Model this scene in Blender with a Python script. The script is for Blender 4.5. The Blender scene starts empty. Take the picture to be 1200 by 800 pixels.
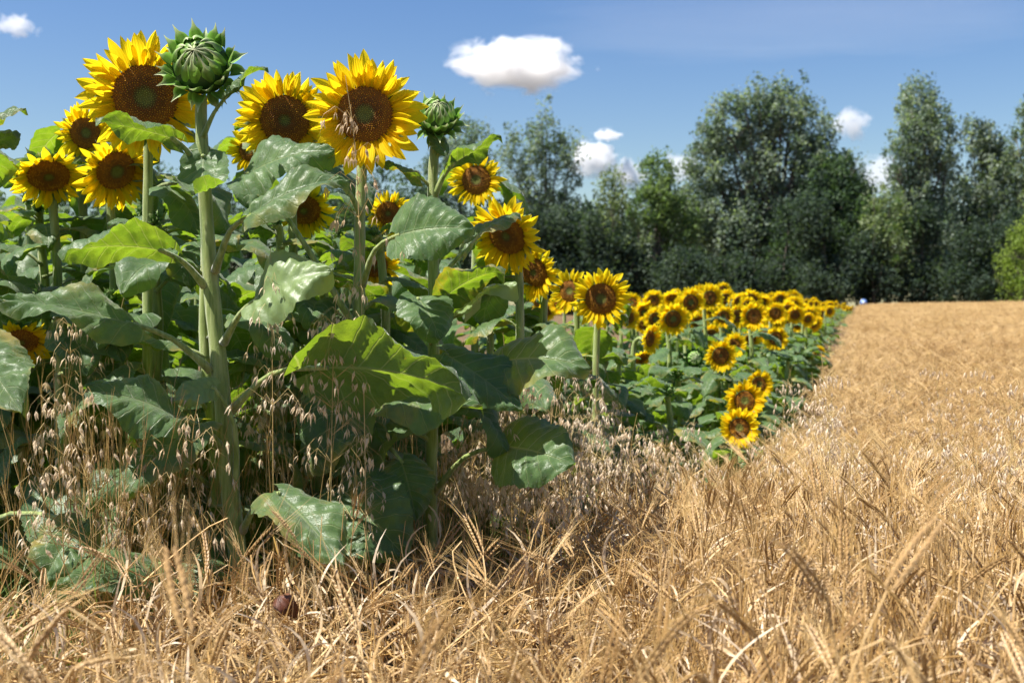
import bpy, math, random
import numpy as np
from mathutils import Vector, Matrix, Euler

SC = bpy.context.scene
COL = SC.collection
rnd = random.Random(7)
rng = np.random.default_rng(7)
PI = math.pi

# ------------------------------------------------------------------ camera
F = 1300.0                      # focal length in photo pixels (1200 wide)
CAMZ = 0.83
PITCH = math.atan(40 / F)       # horizon at photo row 360
cam = bpy.data.cameras.new('camera')
cam.sensor_width = 36
cam.lens = 36 * F / 1200
cam.clip_start = 0.05
cam.clip_end = 20000
cam.dof.use_dof = True
cam.dof.focus_distance = 2.95
cam.dof.aperture_fstop = 5.0
cam_o = bpy.data.objects.new('camera', cam)
cam_o.location = (0, 0, CAMZ)
cam_o.rotation_euler = (PI / 2 - PITCH, 0, 0)
COL.objects.link(cam_o)
SC.camera = cam_o

# ------------------------------------------------------------------ sky and sun
SUN = Vector((-0.80, -0.27, 0)).normalized() * math.cos(math.radians(61)) + Vector((0, 0, math.sin(math.radians(61))))
w = bpy.data.worlds.new('World'); SC.world = w; w.use_nodes = True
nt = w.node_tree
sky = nt.nodes.new('ShaderNodeTexSky')
sky.sky_type = 'NISHITA'; sky.sun_disc = False
sky.sun_elevation = math.asin(SUN.z)
sky.sun_rotation = math.atan2(SUN.x, SUN.y)
sky.air_density = 1.25; sky.dust_density = 0.5; sky.ozone_density = 3.0
bg = nt.nodes['Background']
hs = nt.nodes.new('ShaderNodeHueSaturation'); hs.inputs['Saturation'].default_value = 1.27; hs.inputs['Hue'].default_value = 0.514; hs.inputs['Value'].default_value = 1.06
nt.links.new(sky.outputs[0], hs.inputs['Color']); nt.links.new(hs.outputs[0], bg.inputs[0])
bg.inputs[1].default_value = 0.054
sl = bpy.data.lights.new('sun', 'SUN'); sl.energy = 5.0; sl.angle = math.radians(0.5); sl.color = (1, 0.95, 0.87)
so = bpy.data.objects.new('sun', sl); so.rotation_euler = (-SUN).to_track_quat('-Z', 'Y').to_euler(); so.location = (-20, 20, 40)
COL.objects.link(so)
SC.view_settings.view_transform = 'Standard'; SC.view_settings.look = 'None'
SC.view_settings.exposure = 1.2; SC.view_settings.gamma = 1.0
SC.render.engine = 'CYCLES'
cy = SC.cycles
cy.use_denoising = True
try: cy.denoiser = 'OPENIMAGEDENOISE'
except Exception: pass
cy.max_bounces = 10; cy.diffuse_bounces = 4; cy.glossy_bounces = 2; cy.transmission_bounces = 6; cy.volume_bounces = 9
cy.transparent_max_bounces = 4
cy.caustics_reflective = False; cy.caustics_refractive = False
cy.sample_clamp_indirect = 6

# ------------------------------------------------------------------ helpers
def P(px, py, Y):
    """the point at depth Y (metres in front of the camera) seen at photo pixel px, py"""
    a = (px - 600) / F; b = (400 - py) / F
    dy = math.cos(PITCH) + b * math.sin(PITCH)
    dz = -math.sin(PITCH) + b * math.cos(PITCH)
    return Vector((a / dy * Y, Y, CAMZ + dz / dy * Y))

GY = [-40, 2.3, 3.5, 5, 7, 9, 14, 20, 35, 60, 90, 400, 1500]
GZ = [0, 0, -0.10, -0.24, -0.27, -0.25, -0.15, -0.05, 0.12, 0.31, 0.36, 0.4, 0.4]
def gz(x, y):
    z = np.interp(y, GY, GZ)
    z = z + 0.017 * np.clip(np.asarray(x) - 12, 0, 30) * np.clip((np.asarray(y) - 15) / 40, 0, 1)
    return z
EY = [-5, 1.0, 1.9, 2.55, 3.6, 4.4, 5.7, 7.2, 12, 22, 58, 70]
EX = [-9, -6, -3.0, -1.15, -0.05, 0.42, 1.15, 1.80, 3.37, 6.5, 18.0, 22]
def ex(y): return np.interp(y, EY, EX)

class MB:
    def __init__(s): s.v = []; s.f = []; s.m = []; s.uv = {}; s.c = {}
    def add(s, vs, fs, mi=0):
        n = len(s.v); s.v.extend([tuple(p) for p in vs])
        s.f.extend([tuple(i + n for i in q) for q in fs]); s.m.extend([mi] * len(fs))
        return n
    def tube(s, pts, rad, sides=8, mi=0, cap=True):
        pts = [Vector(p) for p in pts]; n = len(pts)
        base = len(s.v); up = None
        for i, p in enumerate(pts):
            t = (pts[min(i + 1, n - 1)] - pts[max(i - 1, 0)]).normalized()
            if up is None:
                up = Vector((1, 0, 0)) if abs(t.x) < 0.9 else Vector((0, 1, 0))
            a = (up - t * up.dot(t)).normalized(); b = t.cross(a); up = a
            r = rad[i] if hasattr(rad, '__len__') else rad
            for k in range(sides):
                an = 2 * PI * k / sides
                q = p + (a * math.cos(an) + b * math.sin(an)) * r
                s.v.append((q.x, q.y, q.z))
        for i in range(n - 1):
            for k in range(sides):
                k2 = (k + 1) % sides
                s.f.append((base + i * sides + k, base + i * sides + k2, base + (i + 1) * sides + k2, base + (i + 1) * sides + k)); s.m.append(mi)
        if cap:
            s.f.append(tuple(base + (n - 1) * sides + k for k in range(sides))); s.m.append(mi)
            s.f.append(tuple(base + k for k in reversed(range(sides)))); s.m.append(mi)
    def strip(s, pts, wid, side, mi=0, fold=0.0):
        """flat tapering blade along pts; side = direction of its width"""
        base = len(s.v); n = len(pts)
        for i, p in enumerate(pts):
            p = Vector(p); sd = side[i] if isinstance(side, list) else side
            s.v.append(tuple(p - sd * wid[i])); s.v.append(tuple(p + sd * wid[i]))
        for i in range(n - 1):
            s.f.append((base + 2 * i, base + 2 * i + 1, base + 2 * i + 3, base + 2 * i + 2)); s.m.append(mi)
    def mesh(s, name, mats, smooth=True):
        me = bpy.data.meshes.new(name)
        me.from_pydata(s.v, [], s.f)
        for m in mats: me.materials.append(m)
        if len(mats) > 1: me.polygons.foreach_set('material_index', s.m)
        if smooth: me.polygons.foreach_set('use_smooth', [True] * len(s.f))
        if s.uv:
            a = me.attributes.new('leaf_uv', 'FLOAT_VECTOR', 'POINT')
            arr = np.zeros((len(s.v), 3), np.float32)
            for i, q in s.uv.items(): arr[i, :2] = q
            a.data.foreach_set('vector', arr.ravel())
        if s.c:
            a = me.attributes.new('tint', 'FLOAT_COLOR', 'POINT')
            arr = np.ones((len(s.v), 4), np.float32)
            for i, q in s.c.items(): arr[i, :3] = q
            a.data.foreach_set('color', arr.ravel())
        me.update()
        return me

def new(name, mesh, parent=None, M=None):
    o = bpy.data.objects.new(name, mesh); COL.objects.link(o)
    if M is not None: o.matrix_basis = M
    if parent is not None: o.parent = parent
    return o
def tag(o, label=None, cat=None, group=None, kind=None):
    if label: o['label'] = label
    if cat: o['category'] = cat
    if group: o['group'] = group
    if kind: o['kind'] = kind
    return o
def frame(origin, X, Zhint, sx=1, sy=1, sz=1):
    X = Vector(X).normalized(); Z = Vector(Zhint); Z = (Z - X * Z.dot(X)).normalized(); Y = Z.cross(X)
    M = Matrix.Identity(4)
    for i in range(3):
        M[i][0] = X[i] * sx; M[i][1] = Y[i] * sy; M[i][2] = Z[i] * sz; M[i][3] = origin[i]
    return M
def spline(pts, n):
    pts = [Vector(p) for p in pts]; out = []
    ext = [pts[0] * 2 - pts[1]] + pts + [pts[-1] * 2 - pts[-2]]
    segs = len(pts) - 1
    for i in range(n + 1):
        t = i / n * segs; k = min(int(t), segs - 1); u = t - k
        a, b, c, d = ext[k:k + 4]
        out.append(0.5 * ((2 * b) + (c - a) * u + (2 * a - 5 * b + 4 * c - d) * u * u + (3 * b - a - 3 * c + d) * u ** 3))
    return out

# ------------------------------------------------------------------ materials
def mat(name):
    m = bpy.data.materials.new(name); m.use_nodes = True
    t = m.node_tree; t.nodes.clear()
    return m, t, t.nodes.new('ShaderNodeOutputMaterial')
def N(t, typ, **k):
    n = t.nodes.new(typ)
    for a, v in k.items():
        if a.startswith('i_'):
            key = a[2:]; n.inputs[int(key) if key.isdigit() else key.replace('_', ' ')].default_value = v
        else: setattr(n, a, v)
    return n
def ramp(t, fac, stops):
    r = t.nodes.new('ShaderNodeValToRGB'); e = r.color_ramp.elements
    while len(e) < len(stops): e.new(0.5)
    for i, (p, c) in enumerate(stops): e[i].position = p; e[i].color = (*c, 1)
    t.links.new(fac, r.inputs[0]); return r.outputs[0]
def math_n(t, op, a, b=None, clamp=False):
    n = t.nodes.new('ShaderNodeMath'); n.operation = op; n.use_clamp = clamp
    for i, v in enumerate((a, b)):
        if v is None: continue
        if isinstance(v, (int, float)): n.inputs[i].default_value = v
        else: t.links.new(v, n.inputs[i])
    return n.outputs[0]
def mixc(t, fac, a, b, mode='MIX'):
    n = t.nodes.new('ShaderNodeMix'); n.data_type = 'RGBA'; n.blend_type = mode
    for s, v in ((0, fac), (6, a), (7, b)):
        if isinstance(v, (int, float)): n.inputs[s].default_value = v
        elif isinstance(v, tuple): n.inputs[s].default_value = (*v, 1)
        else: t.links.new(v, n.inputs[s])
    return n.outputs[2]
def surface(t, out, col, rough=0.6, spec=0.3, trans=0.0, tcol=None, normal=None, sheen=0.0):
    p = N(t, 'ShaderNodeBsdfPrincipled', i_Roughness=rough); p.inputs['Specular IOR Level'].default_value = spec
    if sheen: p.inputs['Sheen Weight'].default_value = sheen; p.inputs['Sheen Roughness'].default_value = 0.4
    if isinstance(col, tuple): p.inputs['Base Color'].default_value = (*col, 1)
    else: t.links.new(col, p.inputs['Base Color'])
    if normal is not None: t.links.new(normal, p.inputs['Normal'])
    if not trans:
        t.links.new(p.outputs[0], out.inputs[0]); return
    tr = t.nodes.new('ShaderNodeBsdfTranslucent')
    if isinstance(tcol, tuple): tr.inputs[0].default_value = (*tcol, 1)
    else: t.links.new(tcol if tcol is not None else col, tr.inputs[0])
    if normal is not None: t.links.new(normal, tr.inputs['Normal'])
    mx = N(t, 'ShaderNodeMixShader', i_0=trans)
    t.links.new(p.outputs[0], mx.inputs[1]); t.links.new(tr.outputs[0], mx.inputs[2])
    t.links.new(mx.outputs[0], out.inputs[0])
def noise(t, scale, detail=4, rough=0.55, coord=None, dist=0.0):
    n = N(t, 'ShaderNodeTexNoise', i_Scale=scale, i_Detail=detail, i_Roughness=rough, i_Distortion=dist)
    if coord is not None: t.links.new(coord, n.inputs['Vector'])
    return n.outputs[0]
def objcoord(t): return t.nodes.new('ShaderNodeTexCoord').outputs['Object']
def objrand(t): return t.nodes.new('ShaderNodeObjectInfo').outputs['Random']
def bump(t, h, strength=0.3, dist=0.002):
    b = N(t, 'ShaderNodeBump', i_Strength=strength, i_Distance=dist); t.links.new(h, b.inputs['Height']); return b.outputs[0]

def leaf_material():
    m, t, out = mat('sunflower_leaf')
    at = N(t, 'ShaderNodeAttribute', attribute_name='leaf_uv')
    sep = t.nodes.new('ShaderNodeSeparateXYZ'); t.links.new(at.outputs['Vector'], sep.inputs[0])
    u, v = sep.outputs[0], sep.outputs[1]
    av = math_n(t, 'ABSOLUTE', v)
    # lateral veins arch forward from the midrib
    s = math_n(t, 'MULTIPLY', math_n(t, 'SUBTRACT', u, math_n(t, 'MULTIPLY', math_n(t, 'POWER', av, 0.8), 0.26)), 7.0)
    fr = math_n(t, 'ABSOLUTE', math_n(t, 'SUBTRACT', math_n(t, 'FRACT', s), 0.5))
    lat = math_n(t, 'MULTIPLY', math_n(t, 'SUBTRACT', 0.055, math_n(t, 'ADD', fr, math_n(t, 'MULTIPLY', av, 0.018))), 30, True)
    mid = math_n(t, 'MULTIPLY', math_n(t, 'SUBTRACT', 0.045, math_n(t, 'ADD', av, math_n(t, 'MULTIPLY', u, 0.02))), 45, True)
    vein = math_n(t, 'MAXIMUM', lat, mid)
    vor = N(t, 'ShaderNodeTexVoronoi', feature='DISTANCE_TO_EDGE', i_Scale=34.0)
    t.links.new(at.outputs['Vector'], vor.inputs['Vector'])
    small = math_n(t, 'MULTIPLY', math_n(t, 'SUBTRACT', 0.05, vor.outputs['Distance']), 12, True)
    oc = objcoord(t)
    n1 = noise(t, 5, 5, 0.6, oc)
    r = objrand(t)
    c = ramp(t, n1, [(0.3, (0.038, 0.098, 0.026)), (0.7, (0.098, 0.19, 0.048))])
    c = mixc(t, math_n(t, 'MULTIPLY', r, 0.35), c, (0.075, 0.13, 0.03))
    spots = math_n(t, 'MULTIPLY', math_n(t, 'SUBTRACT', noise(t, 22, 3, 0.6, oc), 0.68), 12, True)
    c = mixc(t, math_n(t, 'MULTIPLY', spots, 0.7), c, (0.30, 0.24, 0.05))
    c = mixc(t, math_n(t, 'MULTIPLY', vein, 0.6), c, (0.24, 0.32, 0.12))
    yel = math_n(t, 'MULTIPLY', math_n(t, 'MULTIPLY', math_n(t, 'SUBTRACT', math_n(t, 'ADD', noise(t, 3, 3, 0.6, oc), math_n(t, 'MULTIPLY', av, 0.35)), 0.78), 5, True), math_n(t, 'MULTIPLY', math_n(t, 'SUBTRACT', r, 0.45), 2, True))
    c = mixc(t, yel, c, (0.34, 0.27, 0.05))
    tc = ramp(t, n1, [(0.3, (0.21, 0.37, 0.014)), (0.7, (0.36, 0.53, 0.022))])
    c = mixc(t, math_n(t, 'MULTIPLY', small, 0.3), c, (0.12, 0.19, 0.08))
    tc = mixc(t, math_n(t, 'MULTIPLY', small, 0.35), tc, (0.13, 0.27, 0.01))
    tc = mixc(t, math_n(t, 'MULTIPLY', spots, 0.7), tc, (0.55, 0.42, 0.03))
    tc = mixc(t, yel, tc, (0.6, 0.46, 0.03))
    tc = mixc(t, math_n(t, 'MULTIPLY', vein, 0.8), tc, (0.52, 0.60, 0.12))
    h = math_n(t, 'ADD', math_n(t, 'MULTIPLY', vein, -0.7), math_n(t, 'ADD', math_n(t, 'MULTIPLY', small, -0.35), math_n(t, 'MULTIPLY', noise(t, 26, 3, 0.5, oc), 0.35)))
    surface(t, out, c, 0.45, 0.6, 0.40, tc, bump(t, h, 0.7, 0.004), sheen=0.35)
    return m
M_LEAF = leaf_material()

def stem_material():
    m, t, out = mat('sunflower_stem')
    oc = objcoord(t)
    mp = N(t, 'ShaderNodeMapping'); mp.inputs['Scale'].default_value = (1, 1, 0.08); t.links.new(oc, mp.inputs[0])
    n = noise(t, 90, 4, 0.6, mp.outputs[0])
    c = ramp(t, n, [(0.32, (0.13, 0.19, 0.04)), (0.5, (0.26, 0.33, 0.09)), (0.68, (0.40, 0.45, 0.18))])
    c = mixc(t, math_n(t, 'MULTIPLY', math_n(t, 'SUBTRACT', noise(t, 14, 4, 0.6, oc), 0.55), 3, True), c, (0.26, 0.24, 0.09))
    h = math_n(t, 'ADD', n, math_n(t, 'MULTIPLY', noise(t, 350, 2, 0.7, oc), 0.7))
    surface(t, out, c, 0.55, 0.3, 0.14, (0.4, 0.5, 0.08), bump(t, h, 0.8, 0.003), sheen=0.6)
    return m
M_STEM = stem_material()

def petal_material():
    m, t, out = mat('sunflower_petal')
    at = N(t, 'ShaderNodeAttribute', attribute_name='leaf_uv')
    sep = t.nodes.new('ShaderNodeSeparateXYZ'); t.links.new(at.outputs['Vector'], sep.inputs[0])
    u, v = sep.outputs[0], sep.outputs[1]
    st = math_n(t, 'SINE', math_n(t, 'MULTIPLY', v, 13.0))
    r = objrand(t)
    c = ramp(t, u, [(0.0, (0.90, 0.50, 0.004)), (0.25, (0.96, 0.70, 0.008)), (0.9, (0.97, 0.78, 0.02))])
    c = mixc(t, math_n(t, 'MULTIPLY', r, 0.3), c, (0.92, 0.53, 0.004))
    tc = mixc(t, 0.5, c, (0.98, 0.74, 0.012))
    surface(t, out, c, 0.6, 0.08, 0.6, tc, bump(t, st, 0.4, 0.0012))
    return m
M_PETAL = petal_material()

def tint_material(name, rough=0.7, trans=0.0, spec=0.25, var=0.0, bumps=None):
    m, t, out = mat(name)
    at = N(t, 'ShaderNodeAttribute', attribute_name='tint')
    c = at.outputs['Color']
    if var:
        hs = t.nodes.new('ShaderNodeHueSaturation')
        t.links.new(c, hs.inputs['Color'])
        t.links.new(math_n(t, 'ADD', 1 - var, math_n(t, 'MULTIPLY', objrand(t), 2 * var)), hs.inputs['Value'])
        c = hs.outputs[0]
    nm = bump(t, noise(t, bumps, 3, 0.6, objcoord(t)), 0.5, 0.001) if bumps else None
    surface(t, out, c, rough, spec, trans, None, nm)
    return m
M_DISC = tint_material('sunflower_disc', 0.75, 0.0, 0.2)
M_BRACT = tint_material('green_bract', 0.5, 0.25, 0.35, 0.1, 120)

def straw_material(name, a, b, dark, trans=0.2, rough=0.5):
    m, t, out = mat(name)
    r = objrand(t)
    oc = objcoord(t)
    n = noise(t, 18, 3, 0.6, oc)
    c = mixc(t, r, a, b)
    c = mixc(t, math_n(t, 'MULTIPLY', math_n(t, 'SUBTRACT', n, 0.5), 3.0, True), c, dark)
    geo = t.nodes.new('ShaderNodeNewGeometry')
    pn = noise(t, 0.55, 4, 0.6, geo.outputs['Position'])
    c = mixc(t, math_n(t, 'MULTIPLY', math_n(t, 'SUBTRACT', pn, 0.42), 2.2, True), c, mixc(t, 1.0, c, (0.72, 0.62, 0.48), 'MULTIPLY'))
    n2 = noise(t, 160, 2, 0.6, oc)
    surface(t, out, c, rough, 0.45, trans, c, bump(t, n2, 0.35, 0.001))
    return m
M_STRAW = straw_material('barley_straw', (0.42, 0.25, 0.072), (0.74, 0.535, 0.265), (0.29, 0.155, 0.042))
M_EAR = straw_material('barley_ear', (0.38, 0.23, 0.08), (0.62, 0.43, 0.21), (0.25, 0.135, 0.05))
M_AWN = straw_material('barley_awn', (0.58, 0.39, 0.14), (0.74, 0.55, 0.26), (0.44, 0.28, 0.09), 0.3)
M_DRY = straw_material('dry_leaf_blade', (0.60, 0.44, 0.24), (0.82, 0.70, 0.52), (0.42, 0.27, 0.11), 0.35, 0.45)
M_OAT = straw_material('oat_husk', (0.74, 0.58, 0.38), (0.90, 0.79, 0.62), (0.58, 0.41, 0.24), 0.45, 0.6)
M_OATSTEM = straw_material('oat_stem', (0.48, 0.32, 0.11), (0.58, 0.46, 0.22), (0.30, 0.24, 0.08), 0.1)
M_BROWN = straw_material('withered_leaf', (0.10, 0.035, 0.018), (0.14, 0.05, 0.025), (0.05, 0.02, 0.01), 0.15)

def grass_material():
    m, t, out = mat('green_grass')
    c = mixc(t, objrand(t), (0.055, 0.11, 0.02), (0.16, 0.19, 0.05))
    surface(t, out, c, 0.5, 0.3, 0.35, (0.2, 0.32, 0.04))
    return m
M_GRASS = grass_material()

def ground_material():
    m, t, out = mat('field_soil')
    oc = objcoord(t)
    n = noise(t, 3.0, 8, 0.65, oc); n2 = noise(t, 40, 5, 0.7, oc)
    c = ramp(t, n, [(0.3, (0.075, 0.048, 0.028)), (0.7, (0.17, 0.115, 0.065))])
    c = mixc(t, math_n(t, 'MULTIPLY', math_n(t, 'SUBTRACT', n2, 0.5), 4, True), c, (0.36, 0.25, 0.12))
    surface(t, out, c, 0.9, 0.1, normal=bump(t, n2, 0.8, 0.03))
    return m
M_GROUND = ground_material()
def bark_material():
    m, t, out = mat('tree_bark')
    n = noise(t, 6, 6, 0.7, objcoord(t))
    c = ramp(t, n, [(0.3, (0.05, 0.04, 0.032)), (0.7, (0.17, 0.15, 0.125))])
    surface(t, out, c, 0.9, 0.1, normal=bump(t, n, 0.8, 0.05))
    return m
M_BARK = bark_material()
def foliage_material():
    m, t, out = mat('tree_foliage')
    at = N(t, 'ShaderNodeAttribute', attribute_name='tint')
    c = at.outputs['Color']
    tc = mixc(t, 1.0, c, (1.5, 1.7, 0.7), 'MULTIPLY')
    surface(t, out, c, 0.6, 0.15, 0.38, tc)
    return m
M_FOL = foliage_material()

# ------------------------------------------------------------------ ground
def build_ground():
    xs = np.concatenate([np.linspace(-900, -60, 12), np.linspace(-50, -12, 14), np.linspace(-10, 12, 60), np.linspace(14, 60, 24), np.linspace(80, 900, 12)])
    ys = np.concatenate([np.linspace(-60, -2, 10), np.linspace(0, 12, 60), np.linspace(13, 70, 50), np.linspace(80, 200, 12), np.linspace(260, 1500, 12)])
    X, Y = np.meshgrid(xs, ys)
    Z = gz(X, Y) + np.where(Y < 20, 0.015 * np.sin(X * 5.1 + 1) * np.sin(Y * 4.3), 0)
    nx = len(xs)
    vs = np.stack([X, Y, Z], -1).reshape(-1, 3).tolist()
    fs = [(j * nx + i, j * nx + i + 1, (j + 1) * nx + i + 1, (j + 1) * nx + i) for j in range(len(ys) - 1) for i in range(nx - 1)]
    mb = MB(); mb.add(vs, fs)
    tag(new('ground', mb.mesh('ground', [M_GROUND])), 'bare brown soil under the barley and sunflowers', kind='structure')
build_ground()

# ------------------------------------------------------------------ clouds (volumes of droplets, far away)
def cloud_material(seed, dens, sc, thr):
    m, t, out = mat('cloud_vapour')
    tc = t.nodes.new('ShaderNodeTexCoord')
    L = t.nodes.new('ShaderNodeVectorMath'); L.operation = 'LENGTH'; t.links.new(tc.outputs['Object'], L.inputs[0])
    mp = N(t, 'ShaderNodeMapping'); mp.inputs['Location'].default_value = (seed * 3.7, seed * 1.3, seed); mp.inputs['Scale'].default_value = (sc[0], sc[1], sc[2])
    t.links.new(tc.outputs['Object'], mp.inputs[0])
    n = noise(t, 1.0, 6, 0.58, mp.outputs[0], 0.3)
    d = math_n(t, 'ADD', math_n(t, 'SUBTRACT', n, thr), math_n(t, 'MULTIPLY', math_n(t, 'SUBTRACT', 1.0, L.outputs['Value']), 0.62))
    d = math_n(t, 'SUBTRACT', d, 0.22)
    d = math_n(t, 'MULTIPLY', math_n(t, 'MULTIPLY', d, 7.0, True), dens)
    v = t.nodes.new('ShaderNodeVolumePrincipled'); v.inputs['Color'].default_value = (0.995, 0.995, 0.995, 1); v.inputs['Anisotropy'].default_value = 0.1
    t.links.new(d, v.inputs['Density']); t.links.new(v.outputs[0], out.inputs['Volume'])
    try: m.cycles.volume_step_rate = 0.4
    except Exception: pass
    return m
def ico(sub):
    import bmesh
    bm = bmesh.new(); bmesh.ops.create_icosphere(bm, subdivisions=sub, radius=1.0)
    me = bpy.data.meshes.new('cloud'); bm.to_mesh(me); bm.free(); return me
def cloud(px, py, rx, ry, label, seed, dens, D=1500, sc=(2.4, 1.6, 1.7), thr=0.5):
    c = P(px, py, D); k = D / F
    me = ico(3); me.materials.append(cloud_material(seed, dens, sc, thr))
    o = new('cloud', me, None, Matrix.Translation(c) @ Matrix.Diagonal((rx * k, rx * k * 0.6, ry * k, 1)))
    tag(o, label, 'cloud', 'clouds in the blue sky')
cloud(606, 76, 104, 46, 'wide white fair-weather cloud with grey-blue underside, alone in the upper sky', 3, 0.07)
cloud(694, 186, 40, 30, 'ragged white cloud low between the airy tree and the greener tree', 6, 0.06, 2700, sc=(2.6, 1.8, 2.4), thr=0.47)
cloud(712, 158, 26, 11, 'small white cloud tuft just above the ragged low cloud', 29, 0.06, 2700)
cloud(735, 205, 34, 26, 'white cloud bank half hidden by the slender pale tree', 31, 0.05, 2700, thr=0.47)
cloud(800, 196, 44, 26, 'low white cloud peeking beside the left flank of the broadest tree', 8, 0.03)
cloud(996, 146, 34, 28, 'small white puff beside the top right of the broadest tree', 11, 0.05)
cloud(1036, 205, 58, 36, 'faint hazy cloud low behind the tall tree on the right', 14, 0.014, 2700)
cloud(940, 26, 420, 40, 'thin pale streak of high cloud across the upper right sky', 23, 0.0005, 1500, (1.4, 1.5, 3.2), 0.44)
cloud(18, 31, 36, 19, 'tiny white wisp in the upper left corner of the sky', 17, 0.05)

# ------------------------------------------------------------------ trees
def leaf_cloud(centres, radii, counts, size, cols, flat=0.8):
    """one array of small leaf-sprays (rhombs) scattered through clumps"""
    V = []; C = []
    for c, r, n, col in zip(centres, radii, counts, cols):
        p = rng.normal(0, 0.5, (n, 3)); l = np.linalg.norm(p, axis=1, keepdims=True)
        p = p / np.maximum(l, 1e-6) * np.minimum(l, 1.15)
        p = p * r * np.array([1, 1, flat]) + c
        a = rng.normal(0, 1, (n, 3)); a /= np.linalg.norm(a, axis=1, keepdims=True)
        b = rng.normal(0, 1, (n, 3)); b -= a * (a * b).sum(1, keepdims=True); b /= np.linalg.norm(b, axis=1, keepdims=True)
        s = size * rng.uniform(0.6, 1.3, (n, 1))
        q = np.stack([p - a * s, p - b * s * 0.5, p + a * s, p + b * s * 0.5], 1)
        V.append(q.reshape(-1, 3))
        cc = np.array(col)[None] * rng.uniform(0.7, 1.3, (n, 1))
        C.append(np.repeat(cc, 4, 0))
    return np.concatenate(V), np.concatenate(C)
def fast_mesh(name, V, C, m):
    me = bpy.data.meshes.new(name); nv = len(V); nf = nv // 4
    me.vertices.add(nv); me.vertices.foreach_set('co', V.astype(np.float32).ravel())
    me.loops.add(nv); me.loops.foreach_set('vertex_index', np.arange(nv, dtype=np.int32))
    me.polygons.add(nf); me.polygons.foreach_set('loop_start', np.arange(0, nv, 4, dtype=np.int32))
    me.materials.append(m)
    a = me.attributes.new('tint', 'FLOAT_COLOR', 'POINT')
    a.data.foreach_set('color', np.concatenate([C, np.ones((nv, 1))], 1).astype(np.float32).ravel())
    me.update(calc_edges=True); return me
def tree(name, label, cat, D, lobes, base_px, col, col2, density=1.0, size=0.17, trunk_r=0.28, group=None, clump=0.62, forked=4, inner=0.35):
    """lobes: crown masses as photo pixels (cx, cy, rx, ry), standing at depth D"""
    k = D / F
    b = P(base_px, 360, D); bz = float(gz(b.x, b.y)); base = Vector((b.x, D, bz))
    cs = []; rs = []; ns = []; cols = []; tips = []
    for (cx, cy, rx, ry) in lobes:
        c = P(cx, cy, D) - base; ex_, ez_ = rx * k, ry * k; ey_ = min(ex_ * 0.9, ez_)
        vol = ex_ * ey_ * ez_
        n = int(density * (12 + 6.5 * (ex_ * ez_) / clump ** 2 * 0.9))
        off = rng.uniform(-0.3, 0.3) * ex_
        for _ in range(n):
            d = rng.normal(0, 1, 3); d /= np.linalg.norm(d); r = inner + (1 - inner) * rng.random() ** 0.6
            out_ = rng.random() < .12
            if out_: r = rng.uniform(1.0, 1.28)
            p = np.array([c.x + d[0] * ex_ * r, off + d[1] * ey_ * r, c.z + d[2] * ez_ * r])
            if p[2] < 0.2: p[2] = 0.2 + rng.random() * 0.5
            R = clump * (rng.uniform(0.3, .55) if out_ else rng.uniform(0.45, 1.15))
            cs.append(p); rs.append(R); ns.append(int(34 + 74 * R * R))
            f = rng.random() ** 1.5
            cols.append(tuple(np.array(col) * (1 - f) + np.array(col2) * f))
        tips.append((Vector((c.x, off, c.z + ez_ * 0.75)), ex_, ez_))
    V, C = leaf_cloud(cs, rs, ns, size * .74, cols, 1.35)
    root = new(name, None, None, Matrix.Translation(base)); root.empty_display_size = 0.3
    tag(root, label, cat, group)
    new('crown', fast_mesh('crown', V, C, M_FOL), root)
    mb = MB(); sub = random.Random(len(V))
    top = max(tp.z for tp, _, _ in tips)
    mx = sum(tp.x for tp, _, _ in tips) / len(tips)
    axis = spline([(0, 0, -0.1), (mx * 0.2, 0, top * 0.3), (mx * 0.5, 0, top * 0.6), (mx, 0, top * 0.93)], 10)
    mb.tube(axis, [trunk_r * (1 - 0.92 * i / 10) for i in range(11)], 8)
    for tp, lx, lz in tips:
        for j in range(forked):
            f = sub.uniform(0.15, 0.6); s0 = axis[int(f * 10)]
            e = tp + Vector((sub.uniform(-.8, .8) * lx, sub.uniform(-.6, .6) * lx, sub.uniform(-0.9, 0.1) * lz))
            if e.z < s0.z + 0.3: e.z = s0.z + 0.3 + lz * 0.3
            mid = (s0 + e) / 2 + Vector((sub.uniform(-.3, .3), sub.uniform(-.3, .3), -0.12 * (e - s0).length * 0.3))
            pts = spline([s0, mid, e], 6); r0 = trunk_r * (1 - 0.8 * f) * 0.5
            mb.tube(pts, [r0 * (1 - 0.88 * i / 6) for i in range(7)], 5)
            for q in range(3):
                a = pts[sub.randint(2, 5)]; dd = Vector((sub.uniform(-1, 1), sub.uniform(-1, 1), sub.uniform(0.1, 1.2))).normalized() * sub.uniform(.8, 1.8)
                mb.tube([a, a + dd * 0.5, a + dd], [r0 * 0.35, r0 * 0.22, r0 * 0.08], 4)
    new('trunk', mb.mesh('trunk', [M_BARK]), root)
    return root
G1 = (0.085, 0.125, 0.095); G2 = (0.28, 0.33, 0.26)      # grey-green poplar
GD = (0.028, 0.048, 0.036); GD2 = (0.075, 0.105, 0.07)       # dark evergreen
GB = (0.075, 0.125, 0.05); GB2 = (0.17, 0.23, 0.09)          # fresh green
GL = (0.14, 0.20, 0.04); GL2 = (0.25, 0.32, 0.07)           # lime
GP = (0.13, 0.17, 0.09); GP2 = (0.24, 0.28, 0.16)          # pale willow
tg = 'trees along the far field edge'
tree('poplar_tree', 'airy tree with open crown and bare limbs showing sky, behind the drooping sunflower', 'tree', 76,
     [(608, 185, 20, 38), (640, 170, 24, 44), (664, 190, 20, 36), (635, 225, 42, 26), (655, 250, 34, 26)], 640, G1, G2, 0.62, 0.16, 0.22, tg)
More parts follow.
